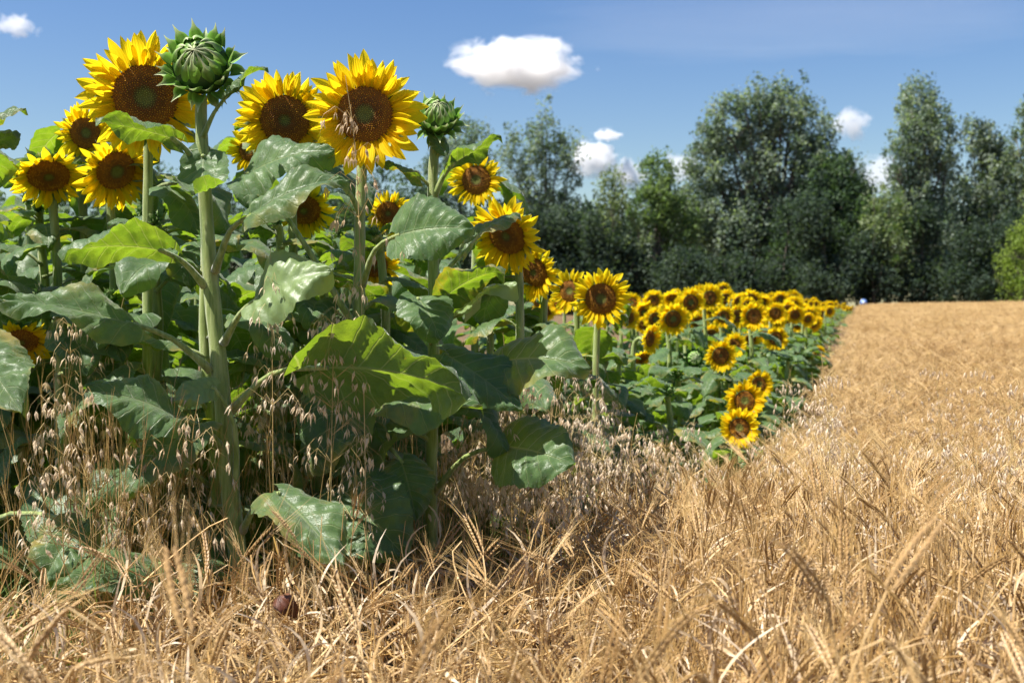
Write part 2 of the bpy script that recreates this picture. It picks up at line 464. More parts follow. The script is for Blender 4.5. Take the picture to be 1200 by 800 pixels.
tree('poplar_tree', 'hazy grey-green treetop peeking out behind the second green flower bud', 'tree', 84,
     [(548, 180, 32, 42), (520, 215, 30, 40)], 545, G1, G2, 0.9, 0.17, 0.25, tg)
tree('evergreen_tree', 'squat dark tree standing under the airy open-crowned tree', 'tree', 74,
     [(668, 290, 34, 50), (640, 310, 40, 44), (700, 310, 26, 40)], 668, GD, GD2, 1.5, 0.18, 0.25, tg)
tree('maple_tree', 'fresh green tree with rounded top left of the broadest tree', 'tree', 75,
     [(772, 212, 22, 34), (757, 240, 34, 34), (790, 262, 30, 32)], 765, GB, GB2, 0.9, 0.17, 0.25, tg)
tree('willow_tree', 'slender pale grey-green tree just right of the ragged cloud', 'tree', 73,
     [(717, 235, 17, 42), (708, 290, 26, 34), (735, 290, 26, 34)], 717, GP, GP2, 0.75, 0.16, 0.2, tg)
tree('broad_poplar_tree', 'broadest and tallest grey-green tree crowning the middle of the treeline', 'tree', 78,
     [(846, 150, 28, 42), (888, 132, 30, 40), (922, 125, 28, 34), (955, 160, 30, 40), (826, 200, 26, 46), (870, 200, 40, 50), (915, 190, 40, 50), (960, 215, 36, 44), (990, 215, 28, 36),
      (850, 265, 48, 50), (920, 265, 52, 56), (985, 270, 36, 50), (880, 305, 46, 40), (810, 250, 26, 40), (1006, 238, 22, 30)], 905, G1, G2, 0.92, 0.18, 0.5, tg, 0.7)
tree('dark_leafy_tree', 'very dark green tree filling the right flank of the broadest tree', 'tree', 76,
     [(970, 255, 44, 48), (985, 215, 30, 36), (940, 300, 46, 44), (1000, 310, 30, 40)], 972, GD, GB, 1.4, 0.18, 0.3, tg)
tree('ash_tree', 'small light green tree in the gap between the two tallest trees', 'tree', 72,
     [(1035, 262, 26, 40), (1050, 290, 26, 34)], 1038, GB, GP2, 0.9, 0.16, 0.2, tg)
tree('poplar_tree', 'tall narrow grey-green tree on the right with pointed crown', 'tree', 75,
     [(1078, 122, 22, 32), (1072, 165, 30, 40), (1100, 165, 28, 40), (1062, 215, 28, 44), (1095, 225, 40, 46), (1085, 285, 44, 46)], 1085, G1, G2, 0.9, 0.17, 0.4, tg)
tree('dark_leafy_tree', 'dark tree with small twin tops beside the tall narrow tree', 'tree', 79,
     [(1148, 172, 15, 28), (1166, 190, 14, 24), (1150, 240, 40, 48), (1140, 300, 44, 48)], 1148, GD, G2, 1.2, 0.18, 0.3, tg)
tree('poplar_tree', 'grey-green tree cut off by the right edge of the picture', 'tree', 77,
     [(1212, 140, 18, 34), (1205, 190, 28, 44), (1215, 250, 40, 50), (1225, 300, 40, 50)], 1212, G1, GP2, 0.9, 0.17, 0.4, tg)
tree('lime_green_shrub', 'bright lime green shrub at the field end by the right edge', 'shrub', 66,
     [(1196, 300, 24, 32), (1212, 270, 24, 30), (1198, 332, 30, 20)], 1200, GL, GL2, 1.2, 0.12, 0.12, None, 0.55)
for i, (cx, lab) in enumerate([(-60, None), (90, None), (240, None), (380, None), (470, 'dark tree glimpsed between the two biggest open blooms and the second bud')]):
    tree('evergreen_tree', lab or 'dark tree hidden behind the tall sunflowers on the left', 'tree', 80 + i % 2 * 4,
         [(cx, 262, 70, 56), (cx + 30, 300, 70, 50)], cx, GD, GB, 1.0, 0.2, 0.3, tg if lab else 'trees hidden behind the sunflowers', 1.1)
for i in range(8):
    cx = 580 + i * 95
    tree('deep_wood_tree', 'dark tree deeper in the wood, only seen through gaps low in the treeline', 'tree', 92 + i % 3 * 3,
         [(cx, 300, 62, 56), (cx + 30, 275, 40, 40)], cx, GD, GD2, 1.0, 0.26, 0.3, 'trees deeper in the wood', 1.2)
bush_txt = ['below the airy tree', 'below the slender pale tree', 'below the fresh green tree', 'at the left foot of the broadest tree', 'in front of the broadest tree trunk',
            'at the right foot of the broadest tree', 'behind the small round sign', 'below the small light green tree', 'at the foot of the tall narrow tree', 'below the twin-topped dark tree', 'beside the lime green shrub']
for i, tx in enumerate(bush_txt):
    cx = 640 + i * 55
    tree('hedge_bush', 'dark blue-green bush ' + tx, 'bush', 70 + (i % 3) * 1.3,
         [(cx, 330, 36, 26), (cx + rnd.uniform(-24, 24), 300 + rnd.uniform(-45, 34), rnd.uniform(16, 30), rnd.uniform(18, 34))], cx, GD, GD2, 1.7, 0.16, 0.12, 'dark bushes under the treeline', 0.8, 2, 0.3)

# round blue sign on a post at the far end of the sunflower row
def sign():
    D = 62.0; c = P(1012, 354.5, D); g = float(gz(c.x, c.y)); H = c.z - g
    root = new('round_sign', None, None, Matrix.Translation((c.x, c.y, g)))
    tag(root, 'small round pale blue sign on a post at the far row end', 'sign')
    m1, t, o = mat('sign_blue'); surface(t, o, (0.16, 0.28, 0.62), 0.35, 0.5)
    m2, t, o = mat('sign_white'); surface(t, o, (0.7, 0.75, 0.82), 0.4, 0.5)
    m3, t, o = mat('sign_post_grey'); surface(t, o, (0.32, 0.33, 0.34), 0.4, 0.5)
    mb = MB(); mb.tube([(0, 0.03, -0.05), (0, 0.03, H + 0.1)], 0.045, 8); new('post', mb.mesh('post', [m3]), root)
    mb = MB(); mb.tube([(0, -0.015, H), (0, 0.0, H)], 0.19, 20); p = new('sign_plate', mb.mesh('sign_plate', [m1]), root)
    mb = MB(); mb.tube([(0, -0.022, H), (0, -0.016, H)], 0.075, 16); new('white_centre', mb.mesh('white_centre', [m2]), p)
sign()

# ------------------------------------------------------------------ sunflower meshes
def leaf_shape(mb, r, L=1.0, wid=0.5, fold=0.25, droop=0.6, wave=0.07, x0=0.0, z0=0.0, a0=0.0, nu=40, nv=18, twist=0.0):
    """heart-shaped toothed blade along +X, upper face +Z, midrib curving down"""
    base = len(mb.v); ph = r.uniform(0, 6.28); ph2 = r.uniform(0, 6.28)
    xs = [x0]; zs = [z0]; ang = []
    for i in range(nu + 1):
        u = i / nu; ang.append(a0 - droop * u ** 1.3)
        if i: xs.append(xs[-1] + math.cos(ang[i]) * L / nu); zs.append(zs[-1] + math.sin(ang[i]) * L / nu)
    for i in range(nu + 1):
        u = i / nu; uu = max(u, 0.004)
        hw = wid * L * 1.62 * uu ** 0.42 * (1 - uu) ** 0.78
        hw *= 1 + 0.09 * ((u * 15) % 1.0) * (1 if u < .97 else 0)
        th = ang[i]; tw = twist * u
        for j in range(nv + 1):
            v = -1 + 2 * j / nv; av = abs(v)
            s = (u - 0.26 * av ** 0.8) * 7.0
            pk = abs(math.sin(PI * s)) ** 0.7
            lx = -0.20 * L * av ** 2.2 * (1 - u) ** 5
            ly = v * hw
            lz = fold * abs(ly) * (1 - 0.5 * av) + wave * L * av ** 2 * math.sin(u * 10 + (ph if v > 0 else ph2)) + 0.045 * L * pk * min(1, av * 2.5) * (1 - av * .4) + 0.012 * L * math.sin(u * 31 + ph) * math.sin(v * 9 + ph2) * min(1, av * 3)
            lz -= 0.14 * L * av ** 3 * (0.6 + 0.4 * math.sin(u * 4 + ph))
            c, sn = math.cos(tw), math.sin(tw); ly, lz = ly * c - lz * sn, ly * sn + lz * c
            px = xs[i] + lx * math.cos(th) - lz * math.sin(th)
            pz = zs[i] + lx * math.sin(th) + lz * math.cos(th)
            mb.uv[len(mb.v)] = (u, v); mb.v.append((px, ly, pz))
    for i in range(nu):
        for j in range(nv):
            a = base + i * (nv + 1) + j
            mb.f.append((a, a + nv + 1, a + nv + 2, a + 1)); mb.m.append(0)
LEAVES = []
for k in range(9):
    mb = MB(); r = random.Random(100 + k)
    leaf_shape(mb, r, 1.0, r.uniform(0.44, 0.52), r.uniform(0.05, 0.5), r.uniform(0.2, 0.8), r.uniform(0.04, 0.09), twist=r.uniform(-.3, .3))
    # put the tip on the +X axis so that length 1 = base to tip
    tip = Vector(mb.v[40 * 19 + 9]); a = math.atan2(tip.z, tip.x); l = math.hypot(tip.x, tip.z)
    c, s = math.cos(-a), math.sin(-a)
    mb.v = [((x * c - z * s) / l, y / l, (x * s + z * c) / l) for x, y, z in mb.v]
    LEAVES.append(mb.mesh('leaf', [M_LEAF, M_STEM]))
PLEAVES = []          # leaf with its own petiole, from the stem outwards
for k in range(10):
    mb = MB(); r = random.Random(200 + k)
    pl = r.uniform(0.3, 0.5); e = Vector((pl * 0.9, 0, pl * r.uniform(0.2, 0.6)))
    pts = spline([(0, 0, 0), (e.x * 0.5, r.uniform(-.03, .03), e.z * 0.75), e], 6)
    mb.tube(pts, [0.030 - 0.014 * i / 6 for i in range(7)], 6, 1)
    leaf_shape(mb, r, 1.0, r.uniform(0.44, 0.52), r.uniform(0.0, 0.5), r.uniform(0.5, 1.3), r.uniform(0.04, 0.09), e.x, e.z, r.uniform(-0.5, 0.25), 26, 10, r.uniform(-.5, .5))
    PLEAVES.append(mb.mesh('leaf', [M_LEAF, M_STEM]))
SLEAVES = []          # coarser copies for far plants
for k in range(6):
    mb = MB(); r = random.Random(300 + k)
    pl = 0.35; e = Vector((pl * 0.9, 0, pl * 0.4))
    mb.tube([(0, 0, 0), e * 0.6 + Vector((0, 0, .05)), e], [0.03, 0.022, 0.015], 4, 1)
    leaf_shape(mb, r, 1.0, r.uniform(0.44, 0.52), r.uniform(0.0, 0.5), r.uniform(0.5, 1.3), 0.06, e.x, e.z, r.uniform(-0.5, 0.25), 10, 6, r.uniform(-.5, .5))
    SLEAVES.append(mb)

def petal_shape(mb, L, W, curl, cup, twist, ph, M=None, nu=9, nv=4):
    base = len(mb.v); th = 0.0; x = z = 0.0
    for i in range(nu + 1):
        u = i / nu
        th = curl * (u - 0.25)
        if i: x += math.cos(th) * L / nu; z += math.sin(th) * L / nu
        hw = W * (0.42 + 1.25 * math.sin(min(1, u * 1.05) * PI * 0.62)) * (1 - u ** 3.2) * 0.62
        if i == nu: hw = 0.0004
        for j in range(nv + 1):
            v = -1 + 2 * j / nv
            ly = v * hw; lz = cup * abs(v) ** 1.6 * hw + 0.10 * hw * math.cos(v * PI * 2 + ph) + 0.05 * W * math.sin(7 * u + ph + v)
            tw = twist * u; c, s = math.cos(tw), math.sin(tw); ly, lz = ly * c - lz * s, ly * s + lz * c
            p = Vector((x - lz * math.sin(th), ly, z + lz * math.cos(th)))
            if M is not None: p = M @ p
            mb.uv[len(mb.v)] = (u, v); mb.v.append(tuple(p))
    for i in range(nu):
        for j in range(nv):
            a = base + i * (nv + 1) + j
            mb.f.append((a, a + nv + 1, a + nv + 2, a + 1)); mb.m.append(0)
PETALS = []
for k in range(9):
    mb = MB(); r = random.Random(400 + k)
    petal_shape(mb, 1.0, r.uniform(0.175, 0.235), r.uniform(-0.7, 0.8), r.uniform(0.1, 0.7), r.uniform(-.5, .5), r.uniform(0, 6))
    PETALS.append(mb.mesh('petal', [M_PETAL]))
def petal_matrix(r, ang, rad, tilt, L, ws=1.0):
    return Matrix.Rotation(ang, 4, 'Z') @ Matrix.Translation((rad, 0, -0.02 * rad)) @ Matrix.Rotation(-tilt, 4, 'Y') @ Matrix.Rotation(r.uniform(-.5, .5), 4, 'X') @ Matrix.Diagonal((L, L * ws, L, 1))

def disc_mesh(seed, n, green=0.36, spike=1.0):
    """unit-radius domed disc of spiralling florets, facing +Z"""
    mb = MB(); r = random.Random(seed); rings, seg = 10, 28
    def dome(q): return 0.20 * (1 - q * q) - 0.10 * math.exp(-(q / 0.3) ** 2)
    def colr(q):
        if q < green * 0.75: return (0.20, 0.21, 0.04)
        if q < green: return (0.13, 0.095, 0.02)
        if q < 0.62: return (0.23, 0.098, 0.02)
        return (0.33, 0.14, 0.018)
    base = len(mb.v)
    for i in range(rings + 1):
        q = i / rings
        for k in range(seg):
            a = 2 * PI * k / seg; mb.c[len(mb.v)] = tuple(x * 0.6 for x in colr(q)); mb.v.append((q * math.cos(a), q * math.sin(a), dome(q)))
    for i in range(rings):
        for k in range(seg):
            a = base + i * seg + k; b = base + i * seg + (k + 1) % seg
            mb.f.append((a, a + seg, b + seg, b)); mb.m.append(0)
    for i in range(1, n):
        q = math.sqrt(i / n) * 1.0; an = i * 2.399963
        s = 1.05 / math.sqrt(n) * r.uniform(.8, 1.1); h = s * spike * (0.9 if q < green else r.uniform(1.0, 2.2))
        c = Vector((q * math.cos(an), q * math.sin(an), dome(q) - 0.01))
        out = Vector((math.cos(an), math.sin(an), 0)) * (0.5 * (q - .3)) + Vector((0, 0, 1)) + Vector((r.uniform(-.25, .25), r.uniform(-.25, .25), 0))
        col = colr(q + r.uniform(-.05, .05)); tipc = (0.85, 0.45, 0.03) if q > 0.42 and r.random() < .5 else ((0.36, 0.36, 0.08) if q < green else (0.30, 0.13, 0.02))
        b0 = len(mb.v); tx = Vector((-math.sin(an), math.cos(an), 0)); ty = Vector((math.cos(an), math.sin(an), 0))
        for d in (tx, ty, -tx, -ty):
            mb.c[len(mb.v)] = col; mb.v.append(tuple(c + d * s * 0.72))
        mb.c[len(mb.v)] = tipc; mb.v.append(tuple(c + out.normalized() * h))
        for k in range(4):
            mb.f.append((b0 + k, b0 + (k + 1) % 4, b0 + 4)); mb.m.append(0)
    return mb.mesh('disc', [M_DISC], False)
DISC_A = disc_mesh(1, 620); DISC_B = disc_mesh(2, 560, 0.25); DISC_C = disc_mesh(3, 220, 0.42, 1.3); DISC_D = disc_mesh(4, 120, 0.2, 1.3)

def bract_shape(mb, L, W, curl, M, col, tip=(0.42, 0.5, 0.25), nu=7):
    base = len(mb.v); th = 0; x = z = 0
    for i in range(nu + 1):
        u = i / nu; th = curl * u
        if i: x += math.cos(th) * L / nu; z += math.sin(th) * L / nu
        hw = W * (1 - u) ** 0.9 * (0.55 + 1.5 * u * (1 - u) * 1.6) if u < 0.62 else W * 0.42 * (1 - u) ** 0.9 * 0.8
        if u >= 0.62: hw = W * 0.26 * ((1 - u) / 0.38) ** 1.4 + 0.02 * W
        for v in (-1, -.5, 0, .5, 1):
            lz = -0.7 * hw * v * v
            p = M @ Vector((x - lz * math.sin(th), v * hw, z + lz * math.cos(th)))
            f = max(0, (u - 0.45) / 0.55)
            e = 1.0 + (1.3 if abs(v) == 1 else (0.25 if v == 0 else 0.0))
            mb.c[len(mb.v)] = tuple(a * e * (1 - f) + b * f for a, b in zip(col, tip)); mb.v.append(tuple(p))
    for i in range(nu):
        for j in range(4):
            a = base + i * 5 + j; mb.f.append((a, a + 5, a + 6, a + 1)); mb.m.append(0)
def receptacle(seed, bracts=22):
    """unit disc radius: the green back of a head with its bracts"""
    mb = MB(); r = random.Random(seed); seg = 20
    prof = [(1.0, 0.02), (1.04, -0.08), (0.9, -0.25), (0.6, -0.38), (0.28, -0.5), (0.16, -0.62)]
    for rr, zz in prof:
        for k in range(seg):
            a = 2 * PI * k / seg; mb.c[len(mb.v)] = (0.07, 0.13, 0.03); mb.v.append((rr * math.cos(a), rr * math.sin(a), zz))
    for i in range(len(prof) - 1):
        for k in range(seg):
            a = i * seg + k; b = i * seg + (k + 1) % seg; mb.f.append((a, b, b + seg, a + seg)); mb.m.append(0)
    for k in range(bracts):
        a = 2 * PI * k / bracts + r.uniform(-.1, .1)
        M = Matrix.Rotation(a, 4, 'Z') @ Matrix.Translation((0.95, 0, -0.14)) @ Matrix.Rotation(r.uniform(-.5, .35), 4, 'Y')
        bract_shape(mb, r.uniform(.55, .95), .3, r.uniform(-.6, .9), M, (0.06, 0.13, 0.025))
    return mb.mesh('flower_head', [M_BRACT])
RECEPT = [receptacle(1), receptacle(2)]
RAYS = []
for k in range(5):
    mb = MB(); r = random.Random(500 + k); n = 30
    for ring in range(2):
        for i in range(n // (1 + ring * 0) - ring * 4):
            a = 2 * PI * (i + ring * .5) / (n - ring * 4) + r.uniform(-.08, .08)
            M = petal_matrix(r, a, 0.95, r.uniform(0.0, 0.5) + ring * .3, r.uniform(0.85, 1.15), 1.05)
            petal_shape(mb, 1.0, 0.25, r.uniform(-.7, .7), .4, r.uniform(-.4, .4), r.uniform(0, 6), M, 4, 2)
    RAYS.append(mb.mesh('ray_petals', [M_PETAL]))

def head_frame(c, n, roll=0.0):
    n = Vector(n).normalized(); up = Vector((0, 0, 1)); X = up.cross(n)
    X = X.normalized() if X.length > 1e-3 else Vector((1, 0, 0))
    M = frame(c, X, n); return M @ Matrix.Rotation(roll, 4, 'Z')
def flower_head(parent, c, n, disc_r, plen, npet=44, seed=0, disc=None, single=True, missing=()):
    r = random.Random(seed)
    M = head_frame(c, n)
    h = new('flower_head', RECEPT[seed % 2], parent, M @ Matrix.Diagonal((disc_r, disc_r, disc_r, 1)))
    new('disc', disc or DISC_A, h, Matrix.Rotation(r.uniform(0, 6), 4, 'Z'))
    if not single:
        s = (disc_r + plen) / disc_r / 1.95
        o = new('ray_petals', RAYS[seed % 5], h, Matrix.Rotation(r.uniform(0, 6), 4, 'Z') @ Matrix.Diagonal((1 if s < 1 else s ** .5, 1 if s < 1 else s ** .5, 1, 1)))
        o['kind'] = 'stuff'
        return h
    k = plen / disc_r
    for i in range(npet):
        ring = i % 3
        a = 2 * PI * i / npet + r.uniform(-.07, .07)
        down = -math.sin(a)      # petals at the lower rim hang, the upper ones stand forward
        tilt = (0.10, 0.30, 0.5)[ring] + r.uniform(-.2, .25)
        L = k * r.uniform(.82, 1.12) * (1.0, .95, .82)[ring]
        new('petal', PETALS[r.randrange(9)], h, petal_matrix(r, a, 0.93, tilt, L, r.uniform(.85, 1.2)))
    return h

STEMS = []
for k in range(5):
    mb = MB(); r = random.Random(600 + k)
    pts = spline([(0, 0, -0.03), (r.uniform(-.03, .03), r.uniform(-.02, .03), .35), (r.uniform(-.03, .03), .03, .7), (0, .035, .93), (0, .0, .995), (0, -.035, .985)], 18)
    mb.tube(pts, [0.019 - 0.008 * i / 18 for i in range(19)], 8)
    STEMS.append(mb.mesh('stem', [M_STEM]))
FOLIAGE = []
for k in range(5):
    mb = MB(); r = random.Random(700 + k)
    for i in range(10):
        f = 0.22 + 0.66 * i / 10; L = r.uniform(.16, .26) * (1.1 - .35 * f)
        src = SLEAVES[r.randrange(6)]
        M = Matrix.Translation((0, .02, f)) @ Matrix.Rotation(i * 2.4 + r.uniform(-.4, .4), 4, 'Z') @ Matrix.Diagonal((L, L, L, 1))
        b = mb.add([M @ Vector(v) for v in src.v], src.f)
        for q, m_ in enumerate(src.m): mb.m[len(mb.m) - len(src.m) + q] = m_
        for q, uv in src.uv.items(): mb.uv[b + q] = uv
    FOLIAGE.append(mb.mesh('foliage', [M_LEAF, M_STEM]))

KEEP = [(172, 110, 80, 3.1), (428, 134, 78, 3.1), (236, 76, 48, 2.9), (334, 138, 60, 3.5), (512, 140, 36, 3.2), (558, 211, 38, 4.3), (97, 156, 40, 3.6), (128, 198, 46, 3.45), (57, 200, 42, 3.5),
        (24, 400, 34, 3.2), (455, 250, 16, 4.0), (356, 246, 20, 3.9), (600, 274, 48, 3.75), (630, 318, 36, 4.2), (704, 350, 40, 4.6), (668, 341, 26, 5.0), (865, 490, 30, 5.2), (878, 455, 30, 5.6), (843, 414, 26, 6.2), (787, 373, 22, 7), (808, 354, 20, 7.3), (757, 396, 22, 6.2), (766, 372, 18, 8.5),
        (246, 320, 14, 2.84), (253, 400, 14, 2.84), (259, 460, 14, 2.84), (264, 520, 14, 2.82), (271, 580, 15, 2.82), (279, 640, 15, 2.8), (284, 680, 15, 2.8)]
def project(p):
    v = Vector((p[0], p[1], p[2] - CAMZ)); c, s_ = math.cos(PITCH), math.sin(PITCH)
    dep = v.y * c - v.z * s_; up = v.y * s_ + v.z * c
    return 600 + F * v.x / dep, 400 - F * up / dep
def blocks(p, rad):
    """would foliage of this size at p stand in front of a bloom that the photograph shows clear?"""
    x, y = project(p); r = rad * F / p[1] * .8
    return any((x - a) ** 2 + (y - b) ** 2 < (R_ + r * .9) ** 2 and p[1] < d + .06 for a, b, R_, d in KEEP)
def small_bud():
    mb = MB(); r = random.Random(9)
    for i in range(7):
        th = PI * i / 6
        for k in range(10):
            a = 2 * PI * k / 10; mb.c[len(mb.v)] = (.05, .11, .025); mb.v.append((.8 * math.sin(th) * math.cos(a), .8 * math.sin(th) * math.sin(a), .8 * math.cos(th)))
    for i in range(6):
        for k in range(10):
            a = i * 10 + k; b = i * 10 + (k + 1) % 10; mb.f.append((a, a + 10, b + 10, b)); mb.m.append(0)
    for ring, (th, n, li) in enumerate(((.9, 7, .3), (1.4, 9, .5), (2.0, 9, 1.2))):
        for i in range(n):
            a = 2 * PI * (i + ring * .5) / n; nor = Vector((math.sin(th) * math.cos(a), math.sin(th) * math.sin(a), math.cos(th))); tan = Vector((-math.cos(th) * math.cos(a), -math.cos(th) * math.sin(a), math.sin(th)))
            bract_shape(mb, r.uniform(.9, 1.3), .36, r.uniform(-.7, .2), frame(nor * .8, tan * math.cos(li) + nor * math.sin(li), nor * math.cos(li) - tan * math.sin(li)), (.07, .15, .03), (.45, .5, .25), 6)
    return mb.mesh('flower_bud', [M_BRACT])
BUD = small_bud()
def auto_leaf(root, at, az, L, var, tilt=0.0, name='leaf'):
    o = root.matrix_basis.translation
    for k in range(9):
        if not blocks(o + at + Vector((math.cos(az), math.sin(az), 0.12)) * L * .8, L * .45): break
        az += .7
        if k == 8: return None
    M = Matrix.Translation(at) @ Matrix.Rotation(az, 4, 'Z') @ Matrix.Rotation(tilt, 4, 'Y') @ Matrix.Diagonal((L, L, L, 1))
    return new(name, PLEAVES[var % len(PLEAVES)], root, M)

# ------------------------------------------------------------------ the tall plants at the front, each placed on its own
def hero(label, head_px, d, n, disc_px, pet_px, seed, npet=44, stem=None, base_dx=0.0, nleaf=7, leaf_top=0.8, leaf_L=(0.17, 0.28), disc=None, az0=None, bud=None, name='sunflower', stem_r=(0.017, 0.011), back=0.07):
    r = random.Random(seed)
    c = P(head_px[0], head_px[1], d); n = Vector(n).normalized(); k = d / F
    bx = c.x + base_dx - n.x * back; by = c.y + 0.03 - n.y * back; g = float(gz(bx, by))
    root = new(name, None, None, Matrix.Translation((bx, by, g))); root.empty_display_size = .1
    tag(root, label, 'sunflower', 'tall sunflowers at the corner of the field')
    o = Vector((bx, by, g))
    dr = disc_px * k
    if stem is None:
        nb = c - n * (dr * 0.55) - o
        hgt = nb.z
        pts = [Vector((0, 0, -0.03)), Vector((r.uniform(-.02, .02), r.uniform(-.02, .02), hgt * .35)), Vector((r.uniform(-.015, .015), 0.01, hgt * .72)),
               Vector((-n.x * .015, .01, hgt - 0.05)), nb + Vector((-n.x * .02, -n.y * .02, 0.004)), nb + n * .01]
    else:
        pts = [P(*q) - o for q in stem]
    sp = spline(pts, 30)
    mb = MB(); mb.tube(sp, [(stem_r[0] + (stem_r[1] - stem_r[0]) * i / 30) * r.uniform(.95, 1.06) for i in range(31)], 12)
    new('stem', mb.mesh('stem', [M_STEM]), root)
    az = az0 if az0 is not None else r.uniform(0, 6)
    for i in range(nleaf):
        f = 0.18 + (leaf_top - 0.18) * (i + r.uniform(0, .6)) / nleaf
        at = sp[int(f * 30)]
        auto_leaf(root, at, az + i * 2.4 + r.uniform(-.4, .4), r.uniform(*leaf_L) * (1.15 - .4 * f), r.randrange(99), r.uniform(-.2, .3))
    if bud is None:
        flower_head(root, c - o, n, dr, pet_px * k, npet, seed, disc)
    return root, o, sp
def hero_leaf(root, o, attach, base, tip, d, n, wid=1.0, var=0, via=None, label=None, pr=0.0055):
    """attach, base and tip are photo pixels; d their three depths"""
    A = P(*attach, d[0]) - o; B = P(*base, d[1]) - o; T = P(*tip, d[2]) - o
    L = (T - B).length
    M = frame(B, T - B, n, L, L * wid, L)
    l = new('leaf', LEAVES[var % 9], root, M)
    if label: l['label'] = label
    mid = (A + B) / 2 + Vector((0, 0, 0.10 * (B - A).length)) if via is None else P(*via, (d[0] + d[1]) / 2) - o
    pts = spline([A, mid, B, B + (T - B) * 0.03], 9)
    mb = MB(); mb.tube(pts, [pr * (2.3, 1.75, 1.5)[i] if i < 3 else pr * 1.4 - pr * .5 * i / 9 for i in range(10)], 8)
    new('petiole', mb.mesh('petiole', [M_STEM]), root)

def make_bud(root, c, n, R, seed):
    r = random.Random(seed); M = head_frame(c, n)
    mb = MB(); seg, rings = 20, 12
    for i in range(rings + 1):
        th = PI * i / rings
        for k in range(seg):
            a = 2 * PI * k / seg; mb.c[len(mb.v)] = (0.04, 0.085, 0.02)
            mb.v.append((0.86 * R * math.sin(th) * math.cos(a), 0.86 * R * math.sin(th) * math.sin(a), 0.72 * R * math.cos(th)))
    for i in range(rings):
        for k in range(seg):
            a = i * seg + k; b = i * seg + (k + 1) % seg; mb.f.append((a, a + seg, b + seg, b)); mb.m.append(0)
    h = new('flower_bud', mb.mesh('flower_bud', [M_BRACT]), root, M)
    # bracts: inner rings lie over the face towards its middle, outer rings flare
    for ring, (th0, cnt, L, W, lift, curl, rr) in enumerate([(0.50, 7, .42, .17, 0.55, -.9, .80), (0.85, 10, .70, .24, 0.34, -.85, .90), (1.2, 12, .85, .27, 0.30, -.9, .97), (1.55, 13, .72, .29, .45, -.2, 1.0), (1.95, 12, .66, .28, .75, .35, .98), (2.35, 8, .6, .22, 1.2, .5, .95)]):
        ms = []
        for q in range(3):
            b = MB(); g = r.uniform(.8, 1.25)
            bract_shape(b, L * R * r.uniform(.9, 1.1), W * R, curl + r.uniform(-.2, .2), Matrix.Identity(4), (0.11 * g, 0.22 * g, 0.035), (0.72, 0.72, 0.46), 9)
            ms.append(b.mesh('bract', [M_BRACT]))
        for i in range(cnt):
            a = 2 * PI * (i + .5 * (ring % 2)) / cnt + r.uniform(-.1, .1); th = th0 + r.uniform(-.07, .07)
            pos = Vector((math.sin(th) * math.cos(a) * rr * R * .9, math.sin(th) * math.sin(a) * rr * R * .9, math.cos(th) * R * .76))
            nor = Vector((math.sin(th) * math.cos(a), math.sin(th) * math.sin(a), math.cos(th) * 1.15)).normalized()
            tan = Vector((-math.cos(th) * math.cos(a), -math.cos(th) * math.sin(a), math.sin(th)))     # towards the face
            X = (tan * math.cos(lift) + nor * math.sin(lift)); Z = (nor * math.cos(lift) - tan * math.sin(lift))
            new('bract', ms[i % 3], h, frame(pos, X, Z))

# --- plant with the big green bud
S1 = [(292, 742, 2.86), (284, 690, 2.87), (269, 570, 2.88), (259, 450, 2.89), (248, 340, 2.9), (241, 240, 2.9), (236, 150, 2.9), (236, 112, 2.9)]
bud1, o1, sp1 = hero('tall sunflower stalk with a closed green bud, thick stem in front of the big bloom', (236, 76), 2.9, (0.03, -0.9, 0.42), 40, 0, 11, stem=S1, nleaf=2, leaf_top=0.5, bud=True, stem_r=(0.028, 0.0145), az0=1.6, base_dx=0.12)
make_bud(bud1, P(236, 78, 2.89) - o1, (0.02, -0.93, 0.34), 0.086, 21)
HL = hero_leaf
HL(bud1, o1, (270, 482), (378, 431), (550, 466), (2.87, 2.74, 2.62), (-0.40, 0.80, 0.62), 1.0, 0, (318, 438), 'large leaf seen from below, glowing green with pale veins')
HL(bud1, o1, (262, 402), (302, 350), (390, 318), (2.88, 2.76, 2.70), (-.1, -0.8, 0.55), 1.15, 1)
HL(bud1, o1, (247, 434), (152, 379), (-2, 352), (2.88, 2.76, 2.66), (0, -0.62, 0.8), .75, 2)
HL(bud1, o1, (264, 528), (210, 490), (98, 458), (2.88, 2.74, 2.66), (0.1, -0.55, 0.85), 1.0, 3)
HL(bud1, o1, (240, 335), (190, 294), (68, 299), (2.89, 2.78, 2.66), (0, 0.62, 0.78), .8, 4)
HL(bud1, o1, (240, 205), (238, 183), (228, 226), (2.89, 2.86, 2.70), (0.1, 0.85, -.5), .9, 5)
HL(bud1, o1, (232, 196), (203, 163), (112, 142), (2.89, 2.82, 2.74), (0.1, 0.42, 0.9), .62, 6)
HL(bud1, o1, (252, 318), (296, 252), (410, 213), (2.89, 2.78, 2.80), (0, -0.62, 0.78), .8, 7, (270, 270))
HL(bud1, o1, (238, 160), (264, 115), (314, 80), (2.89, 2.86, 2.84), (-.4, -0.3, 0.9), .55, 8, None, None, .004)
HL(bud1, o1, (284, 622), (325, 578), (402, 664), (2.87, 2.72, 2.56), (0.45, -0.6, 0.5), .9, 2, (300, 592))
HL(bud1, o1, (276, 600), (250, 455), (200, 470), (2.87, 2.80, 2.74), (0.3, -0.8, 0.5), .9, 1, (275, 500))
HL(bud1, o1, (288, 690), (190, 660), (60, 700), (2.87, 2.72, 2.5), (0, -0.5, 0.85), .7, 3, (230, 658))

